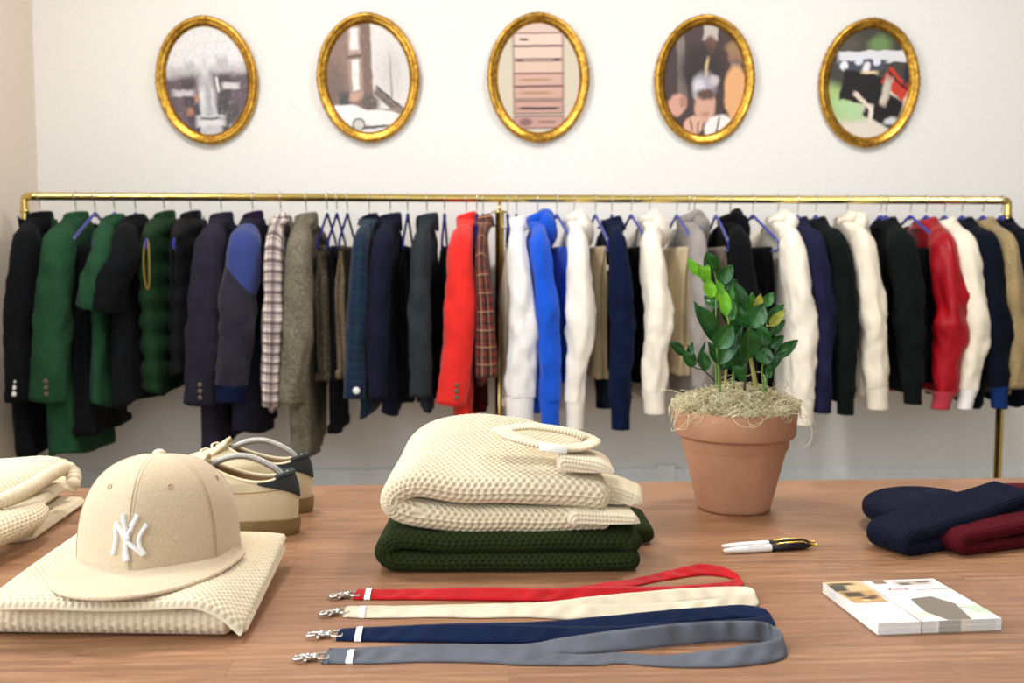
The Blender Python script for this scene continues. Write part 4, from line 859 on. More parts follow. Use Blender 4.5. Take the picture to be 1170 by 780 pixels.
def waffle_tube(mb, K, cu=.0085, cv=.0062, amp=.0016, m=260, n=150):
    K = catmull(K, m); P = K[:, :3]; T = np.gradient(P, axis=0); T /= np.linalg.norm(T, axis=1)[:, None]
    Bn = np.tile([0, 0, 1.], (m, 1)); Bn -= (Bn*T).sum(1)[:, None]*T; Bn /= np.linalg.norm(Bn, axis=1)[:, None]; An = np.cross(T, Bn)
    s = np.concatenate([[0], np.cumsum(np.linalg.norm(np.diff(P, axis=0), axis=1))]); th = np.linspace(0, 2*PI, n, endpoint=False)
    rm = float(np.mean(K[:, 3])); H = waffle(np.broadcast_to(s[:, None], (m, n)), np.broadcast_to(th[None]*rm*.85, (m, n)), cu, cv, amp)
    G = P[:, None]+An[:, None]*(np.cos(th)[None]*(K[:, 3:4]+H))[..., None]+Bn[:, None]*(np.sin(th)[None]*(K[:, 4:5]+H))[..., None]
    b0 = mb.n; c = G[-1].mean(0); ends = [G[-1]*(.8)+c*.2-T[-1]*.004, G[-1]*.6+c*.4-T[-1]*.02]
    mb.grid(np.concatenate([G, np.array(ends)]), cv=True); mb.F.append([b0+k for k in range(n)][::-1])
# front sleeve roll with an open end
mb = MB(); pts = [tuple(atZ(px, py, TZ+z)) for px, py, z in [(-120, 640, .03), (-60, 625, .032), (-10, 606, .034), (22, 594, .034), (38, 583, .036)]]
waffle_tube(mb, np.column_stack([pts, [.03, .034, .034, .030, .022], [.020, .022, .021, .018, .013]])); mb.build('sleeve', K_knit2, s3)
# top fold, thick and rolled, its knit edge curling to the right
mb = MB()
q0 = atZ(-150, 566, TZ+.05)
topz = lambda a, b: TZ+.052+.022*np.sin(np.clip(b*1.1, 0, 1)*PI*.5)+.006*np.sin(a*4+b*3)-.012*np.clip((a-.8)/.2, 0, 1)**2
flap('top_fold', atZ(-170, 590, TZ+.05), atZ(6, 569, TZ+.052), atZ(82, 536, TZ+.062), atZ(-110, 530, TZ+.07), topz, .011, K_knit2, s3, amp=.0018, nx_=240, ny_=190)
mb = MB(); pts = [tuple(atZ(px, py, TZ+z)) for px, py, z in [(-60, 596, .058), (-20, 580, .062), (10, 569, .066), (36, 556, .070), (56, 543, .074), (72, 535, .076), (82, 538, .070), (84, 550, .058), (78, 560, .046)]]
knit_tube(mb, pts, .009, .0085, .0085, .0012, m=260); mb.build('rolled_edge', K_knit, s3)
# ------------------------------------------------------------------ cap
def felt(name, rgb):
    t = NT(name); co = t.coord('Object'); n1 = t.noise(co, 420, 3, .7); n2 = t.noise(co, 1400, 2)
    c = lin(rgb); col = t.mix(t.ramp(n1, .35, .65), tuple(x*.86 for x in c[:3])+(1,), tuple(min(1, x*1.06) for x in c[:3])+(1,))
    t.bump(n2, .35, .0005); return t.fin(col, .9, 0., Sheen_Weight=.2, Specular_IOR_Level=.15)
M_cap = felt('cap_wool', (203, 182, 152)); M_capw = felt('cap_wool_light', (214, 198, 172)); M_emb = cloth('white_embroidery', (234, 231, 228), .03, 900, .4, rough=.6); M_seam = felt('cap_stitch', (190, 166, 137))
CZ = SZ+.0065
cc = atZ(184.5, 630, CZ)
cap = thing('baseball_cap', 'beige wool baseball cap with white interlocked letters on the front', 'cap', (cc.x, cc.y, CZ), math.radians(-1))
HC = .114
def crown(phi, s):
    """phi 0 = front (-y); s 0 bottom .. 1 top"""
    c, sn = math.cos(phi), math.sin(phi); fr = (1+c)/2
    e = 2.35+.75*fr
    a = s*PI/2
    r = max(0., math.cos(a))**(2/e); z = HC*max(0., math.sin(a))**(2/(2.15+.35*fr))
    r *= 1+.02*math.sin(a*2)*(1-fr)
    # six panels: soft corners at the seams
    k = ((phi/(PI/3)+.0) % 1)-.5; hexa = math.cos(PI/6)/math.cos(k*PI/3) if False else 1/math.cos((abs(k)-.5)*0+(.5-abs(k))*0)
    ang = (abs(k)-.0)*PI/3           # 0 mid panel .. pi/6 at seam
    poly = 1-.062*math.cos(ang*3)*(.3+.7*fr)
    seam = math.exp(-((PI/6-ang)/.013)**2)*.0011
    rx, ry = .0905, .0975
    R = r*poly-seam/.09*(r > .05)
    return (rx*R*sn, -ry*R*c, z+ (.004*fr*math.sin(a)))
mb = MB(); nphi, ns = 240, 60
ss = [1-(1-i/(ns-1))**1.0 for i in range(ns)]
G = np.array([[crown(2*PI*j/nphi, min(.9985, s)) for j in range(nphi)] for s in ss]); mb.grid(G, cv=True)
# turned-in lower edge
lowr = G[0]; lo2 = lowr*np.array([.975, .975, 1]); lo2[:, 2] = .0; lo3 = lowr*np.array([.97, .97, 1]); lo3[:, 2] += .03
mb.grid(np.array([lowr, lo2, lo3]), cv=True); mb.build('crown', M_cap, cap, local=True)
# lower stitched hem
for hs in (.018,):
    pts = [np.array(crown(2*PI*j/120, hs))*np.array([1.004, 1.004, 1]) for j in range(120)]
    mb = MB(); mb.tube(pts, .0007, 6, closed=True); mb.build('hem_stitching', M_seam, cap, local=True)
for q in range(6):
    mb = MB()
    for d_ in (-.018, .018):
        pts = [np.array(crown(q*PI/3+d_/max(.12, math.cos(s_*PI/2)), s_))*np.array([1.003, 1.003, 1.0]) for s_ in np.linspace(.01, .9, 40)]
        mb.tube(pts, .0003, 5)
    mb.build('seam_stitching', M_seam, cap, local=True)
mb = MB(); mb.lathe([(0, .0055), (.004, .005), (.0072, .0025), (.0078, 0), (.006, -.003)], (0, 0, HC+.002), 24); mb.build('top_button', M_capw, cap, local=True)
for q in (.5, 1.5, 2.5, 3.5, 4.5, 5.5):
    p = np.array(crown(q*PI/3, .52)); p2 = np.array(crown(q*PI/3, .55)); p3 = np.array(crown(q*PI/3+.05, .52)); n_ = np.cross(p3-p, p2-p); n_ /= np.linalg.norm(n_)
    n_ = Vector(n_); M3 = n_.to_track_quat('Z', 'Y').to_matrix(); mb = MB()
    ring = [Vector(p)+M3@Vector((.0027*math.cos(t), .0027*math.sin(t), .0004)) for t in np.linspace(0, 2*PI, 16, endpoint=False)]
    mb.tube([v[:] for v in ring], .0007, 6, closed=True); mb.build('eyelet', M_seam, cap, local=True)
# brim
mb = MB(); nb, mbr = 90, 26; top = []
for i in range(nb):
    t = -1+2*i/(nb-1); phi = t*math.radians(88); psi = t*math.radians(97)
    inn = np.array(crown(phi, .012))*np.array([.975, .975, 1]); inn[2] = .006
    out = np.array([.0985*math.sin(psi), -(.004+.172*max(0, math.cos(psi))**.86) if math.cos(psi) > 0 else -.004+.10*-math.cos(psi)*0, 0.])
    row = []
    for j in range(mbr):
        k = j/(mbr-1); p = inn*(1-k)+out*k; x = p[0]; p[2] = .0065*(1-k)**1.2+.0018+.004*(1-(x/.1)**2)*math.sin(k*PI*.5)*.8
        row.append(p)
    top.append(row)
top = np.array(top); bot = top.copy(); bot[..., 2] -= .0042
rim = []; E = top[:, -1]; c_ = np.array([0, -.05, 0])
mb.grid(top); b0 = mb.n; mb.add(bot.reshape(-1, 3), grid_faces(nb, mbr)[:, ::-1])
em = (top[:, -1]+bot[:, -1])/2; dirn = em-np.array([0, -.04, 0]); dirn[:, 2] = 0; dirn /= np.linalg.norm(dirn, axis=1)[:, None]; em = em+dirn*.0018
mb.grid(np.array([top[:, -1], em*.5+top[:, -1]*.5+dirn*.0006, em, em*.5+bot[:, -1]*.5+dirn*.0006, bot[:, -1]]).transpose(1, 0, 2)); mb.build('brim', M_cap, cap, local=True)
# raised interlocked letters
def on_crown(x, z, off):
    phi = x/.0935; s = math.asin(min(1, (z/(HC+.004))**(2.5/2)))/(PI/2) if z > 0 else 0
    p = np.array(crown(phi, s)); d = 1e-3; u = np.array(crown(phi+d, s))-np.array(crown(phi-d, s)); v = np.array(crown(phi, s+d))-np.array(crown(phi, max(0, s-d)))
    n = np.cross(u, v); n /= np.linalg.norm(n); n = n if n[1] < 0 else -n
    return p+n*off
LCX, LCY, LS = 364, 418, 4247*.985
def stroke(mb, pts, wds):
    K = catmull(np.column_stack([[((x-LCX)/LS, -(y-LCY)/LS*.93+.0425) for x, y in pts], [w*.8/LS for w in wds]]), 26)
    T = np.gradient(K[:, :2], axis=0); T /= np.linalg.norm(T, axis=1)[:, None]; Nn = np.stack([-T[:, 1], T[:, 0]], -1); rows = []
    for k in range(len(K)):
        row = []
        for o_, h_ in ((-1, -.0005), (-.98, .0022), (-.7, .0034), (0, .0038), (.7, .0034), (.98, .0022), (1, -.0005)):
            q = K[k, :2]+Nn[k]*o_*K[k, 2]; row.append(on_crown(q[0], q[1], h_))
        rows.append(row)
    b = mb.n; mb.grid(np.array(rows)); mb.F.append([b+i for i in range(7)]); mb.F.append([b+(len(K)-1)*7+i for i in range(7)][::-1])
mb = MB()
stroke(mb, [(322, 312), (332, 345), (343, 385), (349, 425)], [15, 12, 12, 12])                       # Y left arm
stroke(mb, [(394, 312), (380, 345), (364, 385), (352, 420)], [16, 12, 12, 11])                       # Y right arm
stroke(mb, [(348, 400), (346, 440), (346, 480), (348, 526)], [11, 12, 14, 20])                       # Y stem
stroke(mb, [(286, 348), (288, 385), (292, 425), (286, 465), (276, 500)], [13, 11, 11, 11, 14])       # N left leg
stroke(mb, [(284, 352), (318, 388), (350, 430), (390, 468), (424, 503)], [12, 12, 13, 13, 12])       # N diagonal
stroke(mb, [(440, 358), (416, 392), (404, 425), (410, 465), (430, 500)], [14, 12, 12, 12, 14])       # N right leg
mb.build('letters', M_emb, cap, local=True)
# ------------------------------------------------------------------ shoes
M_suede = felt('cream_leather', (224, 208, 176)); M_suede = simple('cream_leather_smooth', (212, 194, 158), .55, nscale=220, nstr=.15); M_lin = simple('tan_lining', (176, 142, 98), .8); M_crepe = simple('crepe_sole', (132, 108, 66), .85, nscale=140, nstr=.9); M_tab = simple('black_suede', (38, 42, 42), .85, nscale=300, nstr=.3); M_coil = simple('steel_coil', (176, 172, 166), .4, .7); M_lace = cloth('cream_lace', (226, 214, 188), .05, 600, .5)
def shoe_foot(k):
    """footprint, k angle 0 = heel back (+x end), pi = toe (-x); length .285"""
    x = math.cos(k); y = math.sin(k); X = .1425*x; u = (1-x)/2
    w = .034+.016*math.exp(-((u-.68)/.22)**2)-.003*math.exp(-((u-.4)/.15)**2)
    return X, w*abs(y)**.78*(1 if y >= 0 else -1)*1.0
def shoe_open(k):
    x = math.cos(k); y = math.sin(k)
    X = .072+.062*x; u = (1-x)/2
    z = .074+.012*math.exp(-(u/.22)**2)+.032*u**2.2
    return X, .026*abs(y)**.8*(1 if y >= 0 else -1), z
def make_shoe(loc, rz, lab):
    r = thing('lace_up_shoe', lab, 'shoe', loc, rz, 'pair of cream leather shoes')
    n, m = 96, 22; ks = np.linspace(0, 2*PI, n, endpoint=False); G = []
    for k in ks:
        sx, sy = shoe_foot(k); ox, oy, oz = shoe_open(k); S = Vector((sx*.985, sy*.97, .024)); O = Vector((ox, oy, oz))
        front = max(0, -math.cos(k))
        Cc = Vector((sx*(1.02 if front < .5 else 1.0), sy*1.06, .024+.042-.004*front)); 
        if front > .3: Cc = Vector((sx*(.98-.05*front), sy*.99, .074-.004*front))
        G.append([((1-t)**2*O+2*t*(1-t)*Cc+t*t*S)[:] for t in np.linspace(0, 1, m)])
    G = np.array(G); mb = MB(); mb.grid(G, cu=True)
    # thickness: lining skin just inside and the rolled collar
    Nn = close_grad(G); inner = G-Nn*np.where(True, .0028, 0)
    sgn = 1 if ((G[0, 10]+Nn[0, 10]*.01)[0] > G[0, 10][0]) else -1
    inner = G-Nn*.003*sgn
    up = mb.build('upper', M_suede, r, local=True)
    mb = MB(); mb.add(inner.reshape(-1, 3), grid_faces(n, m, cu=True)[:, ::-1]); mb.build('lining', M_lin, r, local=True)
    mb = MB(); mb.tube(G[:, 0]-Nn[:, 0]*.0015*sgn, .0030, 10, closed=True); mb.build('collar_edge', M_suede, r, local=True)
    # side seam band below the collar
    mb = MB(); mb.tube(G[:, 8]+Nn[:, 8]*.0004*sgn, .0008, 6, closed=True); mb.build('seam', M_lin, r, local=True)
    # sole
    zs = [0, .002, .012, .0235, .0245]; off = [.985, 1.0, 1.012, 1.012, .98]; P = []
    for z, o_ in zip(zs, off): P.append([(shoe_foot(k)[0]*o_, shoe_foot(k)[1]*o_*1.03, z+ (0.0015*math.sin(k*60) if 0 < z < .02 else 0)*0) for k in ks])
    mb = MB(); mb.grid(np.array(P), cv=True); mb.F.append(list(range(n))[::-1]); mb.F.append([4*n+i for i in range(n)]); so = mb.build('sole', M_crepe, r, local=True); auto(so, 50)
    # heel tab: black patch round the back of the collar
    kk = np.linspace(-1.25, 1.25, 36); rows = []
    for k in kk:
        k = float(k); j = k % (2*PI)*n/(2*PI); i0 = int(j) % n; f = j-int(j); col = G[i0]*(1-f)+G[(i0+1) % n]*f; cn = (Nn[i0]*(1-f)+Nn[(i0+1) % n]*f)*sgn
        depth = (1-abs(k)/1.27)**.75*13+.2
        rows.append([col[0]*(1)+cn[0]*.002 if False else (lambda q: (col[int(q)]*(1-q % 1)+col[min(m-1, int(q)+1)]*(q % 1))+(cn[int(q)])*.0014)(depth*t) for t in np.linspace(0, 1, 9)])
    rows = np.array(rows); mb = MB(); mb.grid(rows); rt = mb.build('heel_tab', M_tab, r, local=True)
    sm = rt.modifiers.new('solid', 'SOLIDIFY'); sm.thickness = .0022; sm.offset = 0
    mb = MB(); lip = G[[int(k % (2*PI)*n/(2*PI)) % n for k in np.linspace(-.8, .8, 20)], 0]; mb.tube(lip+np.array([0, 0, .002]), .0042, 10); mb.build('tab_edge', M_tab, r, local=True)
    # tongue
    tg = []
    for i in range(12):
        k = i/11; x = .03-.055*(1-k)*1.0-.0; z = .088+.034*k-.006*k*k; x = -.022+.036*k
        tg.append([(x+.004*(1-abs(y)), y*(.020+.004*k), z-.010*y*y) for y in np.linspace(-1, 1, 12)])
    mb = MB(); mb.grid(np.array(tg)); to = mb.build('tongue', M_suede, r, local=True); sm = to.modifiers.new('solid', 'SOLIDIFY'); sm.thickness = .005; sm.offset = 0
    # laces
    for i in range(4):
        x = -.006-.017*i; z = .1035-.0088*i
        mb = MB(); mb.tube(catmull([(x+.004, -.021, z-.006), (x-.003, -.008, z+.003), (x+.003, .008, z+.0035), (x-.004, .021, z-.006)], 20), .0018, 8, fixed=(0, 0, 1), ry=.0012); mb.build('lace', M_lace, r, local=True)
    # insole
    mb = MB(); P = [[(.02+.10*o_*math.cos(k), .032*o_*math.sin(k), .034) for k in ks] for o_ in (.01, .5, 1)]; mb.grid(np.array(P), cv=True); mb.build('insole', M_lin, r, local=True)
    # spring shoe keeper arching from the heel to the tongue
    pts = catmull([(.122, 0, .078), (.108, 0, .094), (.075, 0, .110), (.045, 0, .110), (.018, 0, .098), (.004, 0, .08)], 170)
    mb = MB(); rr2 = .0046+.0008*np.cos(np.arange(170)*PI/1.5); mb.tube(pts, rr2, 10); k_ = mb.build('spring', M_coil, r, local=True)
    mb = MB(); mb.lathe([(0, -.004), (.012, -.003), (.014, 0), (.012, .003), (0, .004)], (.126, 0, .077), 16, axis='x'); mb.build('keeper_heel', M_coil, r, local=True)
    return r
h1 = atZ(337, 613, TZ); h2 = atZ(352, 590, TZ)
make_shoe((h1.x-.140, h1.y+.016, TZ), math.radians(3), 'cream leather shoe with black heel tab, nearer the cap')
make_shoe((h2.x-.1415, h2.y+.032, TZ), math.radians(2), 'cream leather shoe with black heel tab, the farther of the pair')
# ------------------------------------------------------------------ beanies
M_ink = simple('dark_ink', (50, 48, 60), .6); M_inkred = simple('red_ink', (170, 60, 50), .6)
def dome(mb, ctr, rz, a_, b_, h, z0, amp=.0011, nrib=40):
    n, m = 560, 150; th = np.linspace(0, 2*PI, n, endpoint=False); G = []
    for i in range(m):
        ph = PI*i/(m-1); rad = math.sin(ph)**.75; zz = math.cos(ph)
        x = a_*rad*np.cos(th); y = b_*rad*np.sin(th)
        rb_ = 1.8*amp*np.abs(np.cos(x*PI/.0062+.8*np.sin(y*20)))
        z = z0+h+(h*abs(zz)**.8+rb_*(abs(zz)**.5))*np.sign(zz+1e-9)
        G.append(np.stack([ctr[0]+x*math.cos(rz)-y*math.sin(rz), ctr[1]+x*math.sin(rz)+y*math.cos(rz), TZ+np.maximum(z, .0006)], -1))
    mb.grid(np.array(G), cv=True)
# navy beanie: folded in two, the fold at its left end, both layers open towards the camera
nb0 = atZ(1036, 637, TZ); rzb = math.radians(27)
nav = thing('knit_beanie', 'navy blue ribbed beanie with a white woven label on its cuff', 'hat', (nb0.x+.1, nb0.y+.08, TZ), 0, 'folded knit beanies')
mb = MB(); e_ = -.020
pth = [(.235, .036, .008), (.19, .029, .0085), (.12, .018, .0085), (.05, .0095, .009), (0, .0095, .009), (-.016, .0122, .0088), (-.0195, .0185, .0088), (-.012, .0262, .0088), (.03, .0275, .009), (.09, .0335, .009), (.15, .041, .009), (.235, .052, .0085)]
ptb = [(.235, .038, .008), (.19, .031, .0085), (.12, .020, .0095), (.05, .012, .0105), (0, .0115, .0105), (-.014, .0142, .0100), (-.0175, .0215, .0100), (-.010, .0300, .0100), (.03, .0330, .0110), (.09, .0400, .011), (.15, .047, .010), (.235, .056, .0085)]
fold_sheet(mb, pth, ptb, 0, .070, base=(nb0.x+.020, nb0.y+.006, TZ), rz=rzb, cu=.0056, cv=.0040, amp=.0022, pattern='rib', lump=.0008, res=.0011, seed=.7)
mb.build('cuff', K_nknit, nav)
mb = MB(); dc = atZ(1051, 584, TZ+.02)
dome(mb, (dc.x, dc.y-.004), math.radians(26), .088, .078, .0235, .002); mb.build('crown', K_nknit, nav)
lc = atZ(1109, 565, TZ+.0525)
lrz = math.radians(24)
Ml = Matrix.Rotation(lrz, 3, 'Z')@Matrix.Rotation(math.radians(-6), 3, 'Y')@Matrix.Rotation(math.radians(7), 3, 'X')
lb = MB(); lb.box((0, 0, 0), (.0135, .0068, .0009), M=Ml, bev=.0004); lo = lb.build('label', M_label_c, nav, local=True); lo.location = (lc.x-nb0.x-.1, lc.y-nb0.y-.08, lc.z-TZ); tag(lo, 'white woven label')
lettering('Aimé', .0085, .0002, M_ink, lo, (0, 0, .0013), Ml.to_euler())
mar = thing('knit_beanie', 'maroon ribbed beanie tucked under the navy one at the right', 'hat', atZ(1150, 620, TZ)[:], 0, 'folded knit beanies')
mm0 = atZ(1106, 637, TZ); mb = MB()
pth = [(.20, .008, .0078), (.1, .008, .0078), (.03, .008, .0078), (.004, .0085, .0078), (-.005, .0150, .0078), (.003, .0225, .0078), (.03, .0245, .0078), (.08, .0275, .008), (.13, .030, .008), (.20, .031, .0078)]
fold_sheet(mb, pth, pth, 0, .05, base=(mm0.x, mm0.y+.004, TZ), rz=math.radians(20), cu=.0056, cv=.0040, amp=.0020, pattern='rib', lump=.0006, res=.0011, seed=.2)
mb.build('cuff', K_mknit, mar)
mb = MB(); rc_ = atZ(1122, 560, TZ+.04); dome(mb, (rc_.x+.04, rc_.y-.02), math.radians(20), .09, .05, .0235, .002); mb.build('crown', K_mknit, mar)
# ------------------------------------------------------------------ potted plant
pb = atZ(834, 576, TZ); PC = (pb.x, atZ(834, 590, TZ).y+.0565)
pot = thing('potted_plant', 'glossy green leafy plant in a terracotta pot topped with dry moss', 'potted plant', (PC[0], PC[1], TZ))
def terra():
    t = NT('terracotta'); co = t.coord('Object'); n1 = t.noise(co, 12, 4); n2 = t.noise(co, 300, 3)
    col = t.mix(t.ramp(n1, .3, .7), lin((166, 118, 89)), lin((186, 137, 106))); col = t.mix(t.math('MULTIPLY', t.ramp(n2, .5, .7), .15), col, lin((214, 166, 140)))
    t.bump(n2, .15, .0006); return t.fin(col, .72, 0., Specular_IOR_Level=.3)
M_terra = terra(); RO = .0955; HP_ = .160
mb = MB(); mb.lathe([(.0, .0), (.054, 0), (.0572, .003), (.0582, .008), (0.0604, 0.0171), (0.0626, 0.0262), (0.0649, 0.0354), (0.0671, 0.0445), (0.0693, 0.0536), (0.0715, 0.0628), (0.0737, 0.0719), (0.0759, 0.0810), (0.0781, 0.0901), (0.0804, 0.0993), (0.0826, 0.1084), (0.0848, 0.1175), (.0912, .118), (.0930, .120), (RO, .154), (RO-.0005, .1585), (RO-.003, HP_), (RO-.0075, HP_), (RO-.0095, .157), (.083, .10), (.079, .095), (.06, .03), (0, .03)], (0, 0, 0), 96)
mb.build('pot', M_terra, pot, local=True)
M_soil = simple('dark_soil', (52, 40, 30), .95, nscale=120, nstr=.8)
mb = MB(); mb.lathe([(.0852, .132), (.07, .139), (.04, .144), (.001, .146)], (0, 0, 0), 48); mb.build('soil', M_soil, pot, local=True)
# moss: loose curled strands, nobody could count them
M_moss = NT('dry_moss'); _oi = M_moss.t.nodes.new('ShaderNodeTexCoord'); _n = M_moss.noise(_oi.outputs['Object'], 40, 3)
M_moss = M_moss.fin(M_moss.mix(M_moss.ramp(_n, .35, .65), lin((160, 146, 104)), lin((214, 204, 168))), .8)
cu = bpy.data.curves.new('moss', 'CURVE'); cu.dimensions = '3D'; cu.bevel_depth = .00050; cu.bevel_resolution = 1; cu.resolution_u = 3
rs = random.Random(5)
for k in range(2500):
    a = rs.uniform(0, 2*PI); rad = .094*math.sqrt(rs.random()); stray = rs.random() < .08
    h = .152+.034*(1-(rad/.1)**2)*rs.random()**.6+.010*rs.random()
    x, y, z = rad*math.cos(a), rad*math.sin(a), h
    cr_ = rs.uniform(.004, .012); d0 = rs.uniform(0, 2*PI); npt = rs.randint(7, 13); turn = rs.uniform(.3, 1.1)*rs.choice((-1, 1)); pts = []
    tilt_ = rs.uniform(-.5, .5)
    for i in range(npt):
        pts.append((x, y, z)); st = cr_*.55*(1.7 if stray else 1)
        d0 += turn+rs.uniform(-.4, .4); x += st*math.cos(d0); y += st*math.sin(d0); z += st*math.sin(d0*1.3+tilt_*3)*.7+(.0 if stray else 0)
        rr_ = math.hypot(x, y)
        if rr_ > .100 and not stray: x *= .100/rr_; y *= .100/rr_
        elif rr_ > .1: z -= st*.35
        floor_ = .150 if rr_ < .087 else .161
        if rr_ < .099: z = max(z, floor_)
        z = min(z, .200-.020*(rr_/.09)**2 if not stray else .212)
    s_ = cu.splines.new('POLY'); s_.points.add(len(pts)-1)
    P = catmull(pts, len(pts)*3); s_.points.add(len(P)-len(pts))
    for q, p in zip(s_.points, P): q.co = (*p, 1); q.radius = rs.uniform(.6, 1.2)
mo = bpy.data.objects.new('moss', cu); C.objects.link(mo); mo.parent = pot; cu.materials.append(M_moss); mo['kind'] = 'stuff'
mb = MB(); nn_, th = 14, np.linspace(0, 2*PI, 60, endpoint=False)
P = []
for i in range(nn_):
    k = i/(nn_-1); rr_ = .0925*k+.0005; P.append([(rr_*math.cos(t), rr_*math.sin(t), .150+.024*(1-k**2)+.004*mnoise.noise(Vector((rr_*math.cos(t)*50, rr_*math.sin(t)*50, 3)))) for t in th])
M_mossb = simple('moss_mat', (112, 98, 64), .95, nscale=160, nstr=1.)
mb.grid(np.array(P), cv=True); mb.build('moss_bed', M_mossb, pot, local=True)
# stems and leaves
def leafmat(name, a, b):
    t = NT(name); co = t.coord('UV'); n1 = t.noise(t.coord('Object'), 40, 3); sp = t.n('ShaderNodeSeparateXYZ'); t.set(sp.inputs[0], co)
    col = t.mix(t.ramp(n1, .3, .7), lin(a), lin(b)); mid = t.ramp(t.math('ABSOLUTE', sp.outputs[0]), .0, .10, 1., 0.)
    col = t.mix(t.math('MULTIPLY', mid, .2), col, lin((130, 170, 80)))
    return t.fin(col, .34, 0., Specular_IOR_Level=.4, Coat_Weight=.0, Subsurface_Weight=.0, Transmission_Weight=0.)
L_dark = leafmat('dark_leaf', (16, 60, 18), (32, 92, 30)); L_mid = leafmat('mid_leaf', (34, 92, 28), (60, 124, 40)); L_lime = leafmat('lime_leaf', (82, 150, 24), (122, 188, 36)); L_yel = leafmat('yellow_leaf', (150, 160, 50), (206, 196, 96))
M_stem = simple('green_stem', (96, 128, 52), .45); M_stem2 = simple('yellow_stem', (164, 160, 84), .45); M_stemd = simple('dark_stem', (60, 48, 34), .5)
def leaf(mb, base, d, up, L_, W_, curl=.25, seed=0):
    d = Vector(d).normalized(); up = Vector(up); side = d.cross(up).normalized(); up = side.cross(d).normalized()
    n, m = 14, 9; G = []; U = []
    for i in range(n):
        k = i/(n-1); w = W_*(math.sin(PI*min(1, k**.82))**.85)*(1-.0*k)+.0006
        if k > .9: w = W_*(math.sin(PI*.9**.82)**.85)*(1-k)/.1+.0003
        c = Vector(base)+d*(L_*k)+up*(-curl*L_*k*k*.6)
        row = []
        for j in range(m):
            s = -1+2*j/(m-1); row.append((c+side*(w*s)+up*(abs(s)**1.5*w*.32+.0012*math.sin(k*9+s*3+seed)))[:]); U.append((s, k))
        G.append(row)
    mb.grid(np.array(G), U=U)
YP = PC[1]
def P3(px, py, dy): 
    p = atY(px, py, YP+dy); return Vector((p.x, p.y, p.z))
def Q(x, y): return (755+x/3.63, 285+y/3.63)
ri = random.Random(3)
